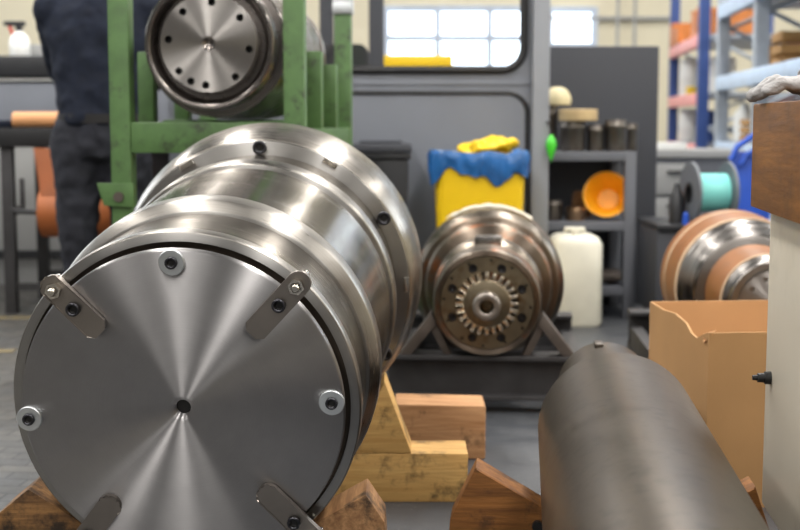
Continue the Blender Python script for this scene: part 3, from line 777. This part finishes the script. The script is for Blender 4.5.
# ------------------------------------------------------------------ workbench with paper roll, low machine behind
bY = 6.75
wb = thing('workbench', 'dark workbench with a thick black edge and metal legs, behind the person', 'workbench', (-2.1, bY, 0))
bz1, bz0 = PZ(128, bY), PZ(147, bY)
obj('bench_top', B().b2(-1.2, 1.2, 0, .75, bz0, bz1, .006), 'black', wb)
lx = PX(3, bY) + 2.1
for x in (lx, 1.1):
    for y in (.06, .69): obj('leg', B().b2(x - .03, x + .03, y - .03, y + .03, 0, bz0 - .001, .003), 'framesteel', wb)
obj('base_cabinet', B().b2(.60, 1.05, .1, .65, .02, bz0 - .001, .005), 'blackplastic', wb, label='black base cabinet')
for y in (.06, .69): obj('stretcher', B().b2(lx + .031, 1.069, y - .015, y + .015, .12, .16), 'framesteel', wb)
rz = PZ(209, bY)
pr_ = thing('paper_roll', 'big roll of orange paper hanging on a black axle below the bench edge', 'paper roll', (PX(76, bY - .2), bY - .20, rz - .13))
obj('roll', B().cyl((-.175, 0, .13), (.30, 0, .13), .128, None, 64), 'orangepaper', pr_, label='wound orange paper')
obj('axle', B().cyl((PX(8, bY - .2) - PX(76, bY - .2), 0, .13), (.40, 0, .13), .014, None, 20), 'blackplastic', pr_, label='black axle')
for x in (PX(8, bY - .2) - PX(76, bY - .2), .38): obj('axle_bracket', B().b2(x, x + .02, -.02, .19, .11, .15, .003).b2(x, x + .02, .16, .19, .15, .29, .003), 'framesteel', pr_)
sbm = B(); prs = [(-.02, .148), (-.01, .20), (.03, .30), (.07, .40), (.1, bz0 - (rz - .13) - .002)]
ys = [-.10, -.06, .0, .04, .06]; zs = [.21, .28, .36, .42, bz0 - (rz - .13) - .002]
xl = [-.16, -.18, -.205, -.225, -.235]; xr = [.28, .28, .28, .28, .28]
ra = [sbm.bm.verts.new((x, y, z)) for x, y, z in zip(xl, ys, zs)]; rb = [sbm.bm.verts.new((x, y, z)) for x, y, z in zip(xr, ys, zs)]
for i in range(4): sbm.bm.faces.new([ra[i], rb[i], rb[i + 1], ra[i + 1]])
bmesh.ops.solidify(sbm.bm, geom=sbm.bm.faces[:], thickness=.003)
obj('loose_sheet', sbm, 'orangepaper', pr_)
tz = PZ(122, bY)
tu = obj('cardboard_tube', B().lathe([(0, .03), (0, .041), (.6, .041), (.6, .03)], 32, True), 'tube', None, (PX(11, bY), bY + .05, bz1 + .042), (0, PI / 2, 0))
tag(tu, 'tan cardboard tube lying on the dark workbench', 'cardboard tube')
rg = obj('dark_cloth', B().box((0, 0, .02), (.16, .2, .04), None, .012), 'navy', None, (PX(-6, bY), bY + .12, bz1 + .0005)); tag(rg, 'folded dark blue cloth on the workbench beside the tan tube', 'cloth')
mY = 8.0
lmach = thing('low_machine', 'low grey machine housing with a black top ledge, behind the workbench', 'machine', (-2.6, mY, 0))
mz = PZ(56, mY)
obj('housing', B().b2(-1.6, 1.75, .0, .9, 0, mz - .13, .01), 'palegrey', lmach)
obj('top_ledge', B().b2(-1.62, 1.77, -.05, .92, mz - .125, mz, .01), 'blackplastic', lmach, label='black top ledge')
obj('edge_strip', B().b2(-1.6, 1.75, -.02, -.001, mz - .17, mz - .135, .003), 'white', lmach, label='pale edge strip')
obj('front_panel', B().b2(-1.5, 1.65, -.02, -.001, PZ(143, mY), PZ(80, mY), .006), 'greypaint', lmach)
for z in (PZ(255, mY), ): obj('kick_strip', B().b2(-1.6, 1.75, -.03, -.001, z - .02, z + .03), 'blackplastic', lmach)
sp = thing('spray_bottle', 'white spray bottle with a red trigger, on the black machine ledge', 'spray bottle', (PX(15, mY), mY + .15, mz + .0005))
obj('bottle', B().lathe([(0, 0), (0, .058), (.006, .062), (.10, .062), (.135, .045), (.155, .02), (.165, .018), (.165, 0)], 32), 'white', sp)
tg_ = B().cyl((0, 0, .16), (0, 0, .19), .022, None, 20).box((-.02, 0, .205), (.12, .03, .03), None, .006).cyl((-.08, 0, .205), (-.095, 0, .205), .012, None, 12)
obj('spray_head', tg_, 'blackplastic', sp); obj('trigger', B().box((-.05, 0, .165), (.018, .02, .065), (0, -.35, 0), .004), 'red', sp, label='red trigger')
bt = obj('tool_box', B().b2(-.08, .08, -.06, .06, 0, .09, .008), 'palegrey', None, (PX(25, mY), mY + .4, mz + .0005)); tag(bt, 'small pale box behind the spray bottle on the machine ledge', 'box')

# ------------------------------------------------------------------ grey machine cabin with window
cY = 6.5
cb_ = thing('machine_cabin', 'grey machine cabin wall with a rounded black-edged window above a plain panel', 'machine', (0, cY, 0))
MXZ = Matrix.Rotation(PI / 2, 4, 'X')          # local XY -> world XZ, local z -> -y
wx0, wx1, wz0, wz1 = -.78, PX(523, cY), PZ(70, cY), 2.25
cx0, cx1 = -1.15, PX(531, cY)
b = B().plate([(cx0, 0.0), (cx1, 0.0), (cx1, 2.5), (cx0, 2.5)], [(rrect(wx0, wz0, wx1, wz1, .11), None)], -.05, 0, MXZ)
obj('cabin_wall', b, 'greypaint', cb_)
gk = [(x, -.002, z) for x, z in rrect(wx0, wz0, wx1, wz1, .11)]
obj('window_gasket', B().tube(gk, .021, 10, True), 'black', cb_, label='black rubber window gasket')
gp2 = B().plate(rrect(wx0 + .005, wz0 + .005, wx1 - .005, wz1 - .005, .105), [], -.024, -.020, MXZ)
obj('window_pane', gp2, 'glass', cb_, label='clear glass pane')
px1, pz1 = PX(527, cY), PZ(93, cY)
gk2 = [(x, -.003, z) for x, z in rrect(-.95, .15, px1, pz1, .10)]
obj('panel_gasket', B().tube(gk2, .012, 8, True), 'black', cb_, label='black rubber panel gasket')
obj('panel', B().plate(rrect(-.94, .16, px1 - .01, pz1 - .01, .095), [], .0, .006, MXZ), 'greypaint', cb_)
obj('corner_post', B().b2(cx1 + .0005, PX(548, cY), -.06, .12, 0, 2.5, .012), 'greyframe', cb_, label='pale grey corner post')
obj('rail', B().b2(cx0, cx1, -.006, -.0005, PZ(85, cY), PZ(81, cY), .002), 'greypaint', cb_)
# things seen through the window
iy = 7.9
o = obj('cabin_post', B().b2(PX(369, iy), PX(384, iy), iy, iy + .1, 0, 2.6, .005), 'charcoal'); tag(o, 'dark upright post behind the cabin window', 'post')
o = obj('door_post', B().b2(PX(318, iy), PX(332, iy), iy + .2, iy + .3, 0, 2.6, .005), 'charcoal'); tag(o, 'dark slim post behind the cabin window, seen beside the green rack', 'post')
ch = thing('office_chair', 'dark office chair with a rounded back behind the cabin window', 'chair', (PX(360, 7.2), 7.2, 0))
obj('backrest', B().plate(rrect(-.2, .85, .05, PZ(44, 7.2), .06), [], -.05, 0, MXZ), 'blackplastic', ch)
obj('seat', B().box((-.07, .26, .5), (.44, .44, .07), None, .03), 'blackplastic', ch)
obj('back_bar', B().b2(-.10, -.04, .0005, .06, .5, .95), 'framesteel', ch)
obj('column', B().cyl((-.07, .26, .06), (-.07, .26, .48), .03), 'framesteel', ch)
fb5 = B()
for k in range(5):
    a = 2 * PI * k / 5; fb5.cyl((-.07, .26, .07), (-.07 + .27 * math.cos(a), .26 + .27 * math.sin(a), .03), .022, .018, 10).ball((-.07 + .27 * math.cos(a), .26 + .27 * math.sin(a), .03), .03, 10)
obj('star_base', fb5, 'blackplastic', ch)
gy_ = 9.2
gdr = thing('guard_rail', 'yellow guard rail seen low through the cabin window', 'guard rail', (PX(410, gy_), gy_, 0))
gz = PZ(62, gy_)
obj('rail_bar', B().b2(PX(371, gy_) - PX(410, gy_), PX(452, gy_) - PX(410, gy_), -.05, .05, gz - .045, gz + .045, .01), 'yellow', gdr)
for x in (-.2, .24): obj('rail_post', B().b2(x - .04, x + .04, -.04, .04, 0, gz - .046, .005), 'yellow', gdr)

# ------------------------------------------------------------------ bins
y_ = 6.0
yb_ = thing('yellow_bin', 'yellow plastic bin lined with a blue bag, behind the splined rotor', 'waste bin', (PX(481, y_), y_ + .17, 0))
hwb = (PX(527, y_) - PX(436, y_)) / 2; zt_ = PZ(164, y_)
b = B()
secs = [rrect(-hwb * k, -.17 * k, hwb * k, .17 * k, .04 * k, 5) for k in (.84, 1.0, .95, .82)]
zs_ = [0, zt_, zt_, .02]
rings = [[b.bm.verts.new((x, y, z)) for x, y in s_] for s_, z in zip(secs, zs_)]
for a, c in zip(rings, rings[1:]):
    for i in range(len(a)): b.bm.faces.new([a[i], a[(i + 1) % len(a)], c[(i + 1) % len(a)], c[i]])
b.bm.faces.new(rings[0][::-1]); b.bm.faces.new(rings[-1])
obj('bin_body', b, 'yellow', yb_)
b = B(); base = []
_b = rrect(-hwb, -.17, hwb, .17, .05, 8)
for i in range(len(_b)):
    u, v = Vector(_b[i]), Vector(_b[(i + 1) % len(_b)]); m = max(1, int((v - u).length / .008))
    base += [tuple(u.lerp(v, k / m)) for k in range(m)]
n = len(base)
def bagring(k, z, amp, ph):
    out = []
    for x, y in base:
        q = mnoise.noise(Vector((x * 26, y * 26, ph * .4))) + .7 * mnoise.noise(Vector((x * 90, y * 90, ph * .9)))
        d = Vector((x, y)).normalized() * amp * .13 * q
        out.append(b.bm.verts.new((x * k + d.x, y * k + d.y, z + amp * (.32 if ph < 4 else .6) * mnoise.noise(Vector((x * 14, y * 14, 2 + ph * .12))))))
    return out
rg_ = [bagring(.92, zt_ - .06, .03, 3), bagring(.98, zt_ + .035, .06, 1), bagring(1.07, zt_ + .055, .07, 2), bagring(1.13, zt_ + .02, .09, 3), bagring(1.11, zt_ - .015, .11, 4), bagring(1.10, zt_ - .04, .12, 5), bagring(1.07, zt_ - .065, .13, 6)]
for a, c in zip(rg_, rg_[1:]):
    for i in range(n): b.bm.faces.new([a[i], a[(i + 1) % n], c[(i + 1) % n], c[i]])
obj('bag_liner', b, 'bluebag', yb_, smooth=60, label='crumpled blue bag rim')
yc = B()
for k in range(9):
    yc.ball((random.uniform(-.08, .12), random.uniform(-.07, .07), zt_ + .06 + random.uniform(0, .03)), (random.uniform(.06, .1), random.uniform(.05, .08), random.uniform(.022, .034)), 12, (random.uniform(-.4, .4), random.uniform(-.3, .3), random.random()))
yo = obj('yellow_sack', yc, 'yellow', None, (PX(487, y_), y_ + .17, .0)); remesh(yo, .009, 2, (.03, .03)); tag(yo, 'crumpled yellow sack poking out of the blue-lined bin', 'sack')
y_ = 6.1
bb_ = thing('black_bin', 'dark grey wheeled bin with a flat lid, between the green rack and yellow bin', 'waste bin', (PX(380, y_), y_ + .2, 0))
zt_ = PZ(160, y_)
obj('bin_body', B().box((0, 0, zt_ / 2 + .015), (.27, .3, zt_ - .03), None, .015, .85), 'blackplastic', bb_)
obj('bin_rim', B().b2(-.145, .145, -.16, .16, zt_ + .001, zt_ + .03, .006), 'blackplastic', bb_)
obj('lid', B().b2(-.15, .15, -.17, .16, zt_ + .032, zt_ + .075, .014).b2(-.10, .10, -.13, .12, zt_ + .0755, zt_ + .088, .006), 'charcoal', bb_, label='flat charcoal lid')
for s in (-1, 1): obj('wheel', B().cyl((s * .10, .12, .05), (s * .135, .12, .05), .05, None, 24), 'black', bb_)

# ------------------------------------------------------------------ charcoal partition and shelf
pY = 7.15
o = obj('partition_board', B().b2(PX(540, pY), PX(658, pY), pY, pY + .06, 0, PZ(46, pY), .01), 'charcoal'); tag(o, 'tall charcoal partition board behind the pots and shelf', 'partition')
sY = 6.63
su = thing('shelf_unit', 'grey steel shelf unit with pots, standing against the charcoal partition', 'shelf unit', (PX(590, sY), sY, 0))
sx0, sx1 = PX(530, sY) - PX(590, sY), PX(637, sY) - PX(590, sY)
shz_ = [PZ(152, sY), PZ(222, sY), PZ(287, sY)]
for z in shz_: obj('shelf', B().b2(sx0, sx1, 0, .5, z - .045, z, .003), 'shelfgrey', su)
for x in (sx0, sx1 - .055):
    for y in (-.001, .44): obj('upright', B().b2(x, x + .056, y - .002, y + .05, 0, shz_[0] - .046 if False else shz_[0] + .002, .003), 'shelfgrey', su)
obj('back_sheet', B().b2(sx0, sx1, .502, .512, 0, shz_[0]), 'charcoal', su)
def pot(px, w, h, zb, mat, label, y=.14, name='steel_pot', group=None, lip=True):
    yy = sY + y; r = w / 2 * yy / F * .955; H = h * yy / F
    prof = [(0, 0), (0, r * .96), (H * .06, r), (H * .72, r), (H * .74, r * 1.05), (H * .86, r * 1.05), (H * .88, r * .97), (H, r * .97), (H, r * .82), (H * .3, r * .8), (H * .3, 0)]
    o = obj(name, B().lathe(chamf(prof, .002), 40), mat, None, (PX(px, yy), yy, zb + .0005))
    return tag(o, label, 'pot', group)
g = 'steel pots on the top shelf'
pot(573, 26, 30, shz_[0], 'pot', 'widest dull steel pot on the shelf, under the tan ring', group=g)
pot(595.5, 18, 26, shz_[0], 'pot', 'narrow dull steel pot between two wider pots on the shelf top', group=g)
pot(616, 23, 31, shz_[0], 'pot', 'dull steel pot with a stepped lid on the shelf top', group=g)
pot(631, 14, 27, shz_[0], 'pot', 'small steel pot at the open end of the shelf top', y=.33, group=g)
pot(550.5, 15, 45, shz_[0], 'pot', 'half-hidden dark steel pot beside the green drop-shaped tag', y=.24, group=g)
zr = shz_[0] + 30 * (sY + .14) / F + .001
yy = sY + .14
o = obj('bronze_ring', B().lathe(chamf([(0, .055), (0, .10), (.06, .10), (.06, .055)], .004), 48, True), 'bronzering', None, (PX(578, yy), yy, zr), (0, 0, 0)); tag(o, 'pale bronze ring lying on the widest steel pot', 'metal ring')
o = obj('tan_bowl', B().lathe(chamf([(0, 0), (0, .070), (.03, .073), (.05, .068), (.078, .052), (.092, .025), (.095, 0)], .004), 40), 'creamlid', None, (PX(557, yy + .08), yy + .08, shz_[0] + 45 * (sY + .24) / F + .002)); tag(o, 'cream domed lid on the half-hidden dark pot', 'lid')
pot(554, 19, 20, shz_[1], 'pot', 'low steel pot on the middle shelf, at its dark inner end', y=.12)
pot(577, 20, 13, shz_[1], 'copperpot', 'shallow coppery dish on the middle shelf beside the orange bowl', y=.12)
o = obj('brown_jug', B().lathe([(0, 0), (0, .05), (.03, .058), (.12, .05), (.14, .04), (.14, 0)], 32), 'brownwood', None, (PX(583, sY + .36), sY + .36, shz_[1] + .0005)); tag(o, 'brown jar at the back of the middle shelf', 'jar')
# tilted orange bowl
R_ = 22.5 * (sY + .15) / F
prof = [(0, 0), (0, R_ * .5), (.02, R_ * .62), (.10, R_ * .95), (.115, R_ * 1.0), (.115, R_ * 1.06), (.105, R_ * 1.06), (.095, R_ * .99)]
prof_in = [(.11, R_ * .96), (.03, R_ * .6), (.012, R_ * .45), (.012, 0)]
bw = thing('orange_bowl', 'orange plastic bowl tilted on its side on the middle shelf', 'bowl', (PX(609, sY + .16), sY + .16, shz_[1]))
ti = obj('bowl', B().lathe([(0, 0), (0, R_ * .5), (.02, R_ * .62), (.10, R_ * .95), (.112, R_ * 1.04), (.118, R_ * 1.04), (.118, R_ * .97), (.03, R_ * .56), (.014, R_ * .45), (.014, 0)], 56), 'orangebowl', bw)
ti.location = (0.012, .05, R_ * .86); ti.rotation_euler = (math.radians(72), 0, math.radians(-14))
jy = 6.33
jr = thing('jerrycan', 'milky white plastic jerrycan standing on the floor in front of the shelf', 'jerrycan', (PX(579.5, jy), jy + .12, 0))
jh = PZ(236, jy)
b = B(); secs = [(0, .118, .115), (.02, .128, .125), (jh * .9, .126, .125), (jh * .97, .11, .11), (jh, .085, .09)]
rings = []
for z, a, c in secs: rings.append([b.bm.verts.new((x, y, z)) for x, y in rrect(-a, -c, a, c, .035, 5)])
for a, c in zip(rings, rings[1:]):
    for i in range(len(a)): b.bm.faces.new([a[i], a[(i + 1) % len(a)], c[(i + 1) % len(a)], c[i]])
b.bm.faces.new(rings[0][::-1]); b.bm.faces.new(rings[-1])
obj('can_body', b, 'jerry', jr, smooth=50)
obj('handle', B().tube([(-.05, .0, jh - .005), (-.045, 0, jh + .025), (.045, 0, jh + .025), (.05, 0, jh - .005)], .011, 10), 'jerry', jr)
obj('screw_cap', B().cyl((.0, -.06, jh - .01), (0, -.06, jh + .022), .022, None, 20), 'jerry', jr)
o = obj('scrap_rag', B().ball((0, 0, .035), (.085, .09, .035), 16), 'strut', None, (PX(614, sY + .13), sY + .13, shz_[2] + .008)); remesh(o, .008, 2, (.025, .03)); tag(o, 'grey crumpled rag on the lowest shelf beside the jerrycan', 'rag')
gt = thing('green_tag', 'bright green drop-shaped plastic handle hanging at the corner of the shelf', 'hook handle', (PX(551.5, 6.40), 6.405, PZ(163, 6.40)))
obj('grip', B().lathe([(0, 0), (.02, .008), (.05, .018), (.085, .026), (.11, .022), (.135, .008), (.14, 0)], 24), 'lime', gt)
obj('hanging_cord', B().cyl((0, 0, .138), (-.018, .012, .20), .003, None, 8).cyl((-.018, .012, .20), (-.018, .0335, .20), .006, None, 8), 'black', gt)

# ------------------------------------------------------------------ right background: benches, spool, trolley
tY = 6.3
bx_ = thing('steel_trolley', 'dark steel trolley carrying the teal film spool', 'trolley', (PX(705, tY), tY, 0))
ztr = PZ(222, tY)
obj('trolley_body', B().b2(-.25, .30, -.15, .35, .08, ztr - .03, .01), 'charcoal', bx_)
obj('trolley_top', B().b2(-.25, .32, -.17, .37, ztr - .029, ztr, .006), 'blackplastic', bx_)
for x in (-.2, .25):
    for y in (-.1, .3): obj('caster', B().cyl((x - .015, y, .04), (x + .015, y, .04), .04, None, 20).b2(x - .02, x + .02, y - .02, y + .02, .045, .079), 'black', bx_)
spy = 6.2; Rs = 31 * spy / F
sx = PX(706, spy)
spl = thing('film_spool', 'spool of teal film between two grey discs, standing on the trolley', 'spool', (sx, spy, ztr + .0005))
for k, x in ((0, -.075), (1, .105)):
    obj('spool_disc', B().lathe(chamf([(0, .05), (0, Rs), (.015, Rs), (.015, .05)], .002), 56, True, Matrix.Translation((x, 0, Rs)) @ Matrix.Rotation(PI / 2, 4, 'Y')), 'spoolgrey', spl)
obj('wound_film', B().lathe([(0, .055), (0, Rs * .62), (.16, Rs * .62), (.16, .055)], 56, True, Matrix.Translation((-.058, 0, Rs)) @ Matrix.Rotation(PI / 2, 4, 'Y')), 'teal', spl, label='teal wound film')
obj('core_tube', B().lathe([(0, .035), (0, .049), (.2, .049), (.2, .035)], 32, True, Matrix.Translation((-.078, 0, Rs)) @ Matrix.Rotation(PI / 2, 4, 'Y')), 'black', spl)
spl.rotation_euler = (0, 0, math.radians(7))
o = obj('squeeze_bottle', B().lathe([(0, 0), (0, .035), (.12, .036), (.15, .02), (.19, .012), (.19, 0)], 24), 'blackplastic', None, (PX(676, tY), tY - .06, ztr + .0005)); tag(o, 'small black bottle beside the teal film spool', 'bottle')
o = obj('blue_cap', B().lathe([(0, 0), (0, .016), (.05, .014), (.06, 0)], 16), 'blue', None, (PX(688, tY - .16), tY - .16, ztr + .0005)); tag(o, 'tiny blue cap standing in front of the teal spool', 'cap')
hY = 6.9
ht = thing('hand_cart', 'blue hand cart with a bent tube handle, behind the teal spool', 'cart', (PX(750, hY), hY, 0))
obj('back_plate', B().b2(-.09, .12, 0, .03, .12, PZ(152, hY), .006), 'blue', ht)
obj('tube_handle', B().tube([(-.10, -.02, PZ(160, hY)), (-.07, -.02, PZ(147, hY)), (.02, -.02, PZ(135, hY)), (.12, -.02, PZ(128, hY)), (.2, -.02, PZ(124, hY))], .016, 12).tube([(-.05, -.02, PZ(165, hY)), (-.02, -.02, PZ(155, hY)), (.08, -.02, PZ(144, hY)), (.2, -.02, PZ(138, hY))], .014, 12), 'blue', ht)
obj('toe_plate', B().b2(-.1, .13, -.2, .03, .1, .118, .003), 'blue', ht)
for s in (-.1, .12): obj('wheel', B().cyl((s - .03, .06, .12), (s + .03, .06, .12), .12, None, 28), 'black', ht)
wY = 8.4
w2 = thing('side_bench', 'pale-topped side bench with grey drawers, beyond the charcoal partition', 'workbench', (PX(676, wY), wY, 0))
wz = PZ(150, wY)
obj('bench_top', B().b2(PX(652, wY) - PX(676, wY), .45, 0, .7, wz - .05, wz, .005), 'palegrey', w2)
for k, z in enumerate((.08, .32, .54)):
    dz = .2
    d_ = obj('drawer', B().b2(-.13, .12, .0, .02, z, z + dz, .004), 'palegrey', w2); obj('handle', B().b2(-.05, .05, -.02, -.001, z + dz - .06, z + dz - .045), 'framesteel', d_)
obj('cabinet_body', B().b2(-.15, .43, .021, .68, .06, wz - .051), 'shelfgrey', w2)
obj('bench_foot', B().b2(-.14, .42, .06, .64, 0, .059), 'framesteel', w2)
o = obj('white_box', B().b2(-.11, .11, -.12, .12, 0, .045, .004), 'white', None, (PX(667, wY + .15), wY + .15, wz + .0005)); tag(o, 'flat white box on the pale side bench', 'box')

# ------------------------------------------------------------------ pallet racking on the right
XR = 1.51; sl = .0923
def rx(Y): return XR + sl * Y
dyaw = -math.atan(sl)
def rack(label, group, ys, levels, up, beam, wide=.9):
    r = thing('pallet_rack', label, 'pallet rack', (rx(ys[0]), ys[0], 0), dyaw)
    k = math.sqrt(1 + sl * sl)
    yl = [(y - ys[0]) * k for y in ys]
    for y in yl:
        for x in (0, wide): obj('upright', B().b2(x - .045, x + .045, y - .05, y + .05, 0, 3.4, .006), up, r)
        br = B()
        for i in range(4): br.cyl((0.05, y, .2 + .75 * i), (wide - .05, y, .55 + .75 * i), .015, None, 8).cyl((0.05, y, .95 + .75 * i), (wide - .05, y, .55 + .75 * i), .015, None, 8)
        obj('brace', br, 'rackgrey', r)
    for z in levels:
        for x in (-.03, wide): obj('beam', B().b2(x - .025, x + .025, yl[0] + .051, yl[-1] - .051, z - .10, z, .005), beam, r)
        obj('deck', B().b2(.0, wide - .03, yl[0] + .06, yl[-1] - .06, z - .025, z + .005), 'rackgrey', r)
    return r
rack('near galvanised pallet rack with pale blue-grey beams', None, (6.75, 8.3, 9.85), (.45, .86, 1.34, 1.86), 'rackgrey', 'beamgrey')
rack('far pallet rack with blue uprights and faded red beams', None, (10.9, 13.0), (.42, .82, 1.25, 1.73), 'rackblue', 'beamred')
def onrack(name, b, mat, Y, off, z, label, cat, rot=0.0, group=None):
    o = obj(name, b, mat, None, (rx(Y) + off, Y - off * sl, z + .006), (0, 0, dyaw + rot)); return tag(o, label, cat, group)
# far rack goods
for k, (Y, off, w, h, lb) in enumerate(((12.75, .09, .24, .24, 'orange parts bin on the top far-rack shelf, nearest the far blue upright'), (11.75, .22, .36, .30, 'tall orange parts bin on the top far-rack shelf'), (12.42, .12, .30, .19, 'shallow orange parts bin on the top far-rack shelf'), (11.3, .30, .3, .26, 'orange parts bin behind the nearer blue upright on the top shelf'))):
    bb = B(); W2, D2 = w / 2, min(.2, off + .06)
    bb.b2(-D2, D2, -W2, W2, 0, .012).b2(-D2, -D2 + .012, -W2, W2, 0, h * .8).b2(D2 - .012, D2, -W2, W2, 0, h).b2(-D2, D2, -W2, -W2 + .012, 0, h * .9).b2(-D2, D2, W2 - .012, W2, 0, h * .9)
    o = onrack('parts_bin', bb, 'orangebox', Y, off, 1.73, lb, 'bin', 0, 'orange bins on the far rack')
def drum(Y, off, z, r, h, mat, lb):
    t = thing('plastic_drum', lb, 'drum', (rx(Y) + off, Y - off * sl, z + .006), dyaw)
    obj('drum_body', B().lathe(chamf([(0, 0), (0, r * .95), (.02, r), (h * .45, r), (h * .5, r * 1.03), (h * .55, r), (h, r * .96), (h, 0)], .006), 32), mat, t)
    obj('lid', B().lathe(chamf([(h + .001, 0), (h + .001, r * .98), (h + .03, r * .98), (h + .03, 0)], .004), 32), mat, t)
drum(12.52, .10, 1.25, .10, .32, 'white', 'white plastic drum on the middle far-rack shelf, seen between the blue uprights')
drum(11.9, .30, 1.25, .13, .30, 'white', 'wider white plastic drum set deeper on the middle far-rack shelf')
drum(12.5, .10, .82, .10, .28, 'white', 'white plastic drum on the low shelf of the far rack')
drum(12.05, .24, .82, .14, .26, 'rackblue', 'blue plastic drum on the low shelf of the far rack')
o = onrack('paint_can', B().lathe(chamf([(0, 0), (0, .055), (.08, .055), (.08, 0)], .004), 24), 'yellow', 12.2, .08, 1.25, 'yellow can beside the white drum on the far rack', 'can')
onrack('parts_box', B().b2(-.15, .15, -.2, .2, 0, .2, .006), 'red', 12.0, .25, .42, 'red box on the bottom shelf of the far rack', 'box')
onrack('parts_box', B().b2(-.15, .15, -.25, .25, 0, .24, .006), 'white', 11.4, .25, .42, 'white box on the bottom shelf of the far rack', 'box')
# near rack goods
def wcrate(Y, off, z, w, h, lb):
    t = thing('wooden_crate', lb, 'crate', (rx(Y) + off, Y - off * sl, z + .006), dyaw)
    for k in range(3):
        zz = h * (.06 + .34 * k)
        obj('slat', B().b2(-.16, -.145, -w / 2, w / 2, zz, zz + h * .24, .002), 'crate', t); obj('slat', B().b2(.145, .16, -w / 2, w / 2, zz, zz + h * .24, .002), 'crate', t)
        obj('slat', B().b2(-.144, .144, -w / 2, -w / 2 + .015, zz, zz + h * .24, .002), 'crate', t)
        obj('slat', B().b2(-.144, .144, w / 2 - .015, w / 2, zz, zz + h * .24, .002), 'crate', t)
    for y in (-w / 2 + .03, w / 2 - .03):
        for x in (-.137, .137): obj('corner_batten', B().b2(x - .007, x + .007, y - .012, y + .012, 0, h, .002), 'crate', t)
    obj('base_board', B().b2(-.144, .144, -w / 2 + .02, w / 2 - .02, 0, .012), 'crate', t)
wcrate(8.55, .30, 1.34, .34, .24, 'taller wooden slat crate on the near rack beam, above the glove')
wcrate(8.98, .30, 1.34, .34, .17, 'low wooden slat crate beside the taller crate on the near rack')
wcrate(8.75, .22, .86, .36, .16, 'wooden slat crate on the lower near-rack shelf')
wcrate(9.2, .22, .86, .36, .16, 'wooden slat crate farther along the lower near-rack shelf')
onrack('canister', B().lathe(chamf([(0, 0), (0, .07), (.13, .07), (.15, .04), (.17, .03), (.17, 0)], .003), 28), 'zinc', 8.85, .5, .86, 'silver canister behind the lower slat crate', 'canister')
onrack('canister', B().lathe(chamf([(0, 0), (0, .08), (.16, .08), (.18, .05), (.2, .03), (.2, 0)], .003), 28), 'zinc', 9.25, .5, .86, 'taller silver canister behind the farther slat crate', 'canister')
onrack('white_jug', B().lathe(chamf([(0, 0), (0, .075), (.2, .075), (.24, .04), (.28, .03), (.28, 0)], .004), 28), 'white', 9.55, .12, .86, 'white plastic jug at the end of the lower near-rack shelf', 'jug')
onrack('parts_box', B().b2(-.18, .18, -.25, .25, 0, .18, .006), 'brownwood', 9.5, .5, 1.34, 'brown box on the middle near-rack shelf', 'box')
onrack('parts_box', B().b2(-.18, .18, -.3, .3, 0, .26, .006), 'card', 8.9, .4, .45, 'cardboard carton on the bottom near-rack shelf', 'box')
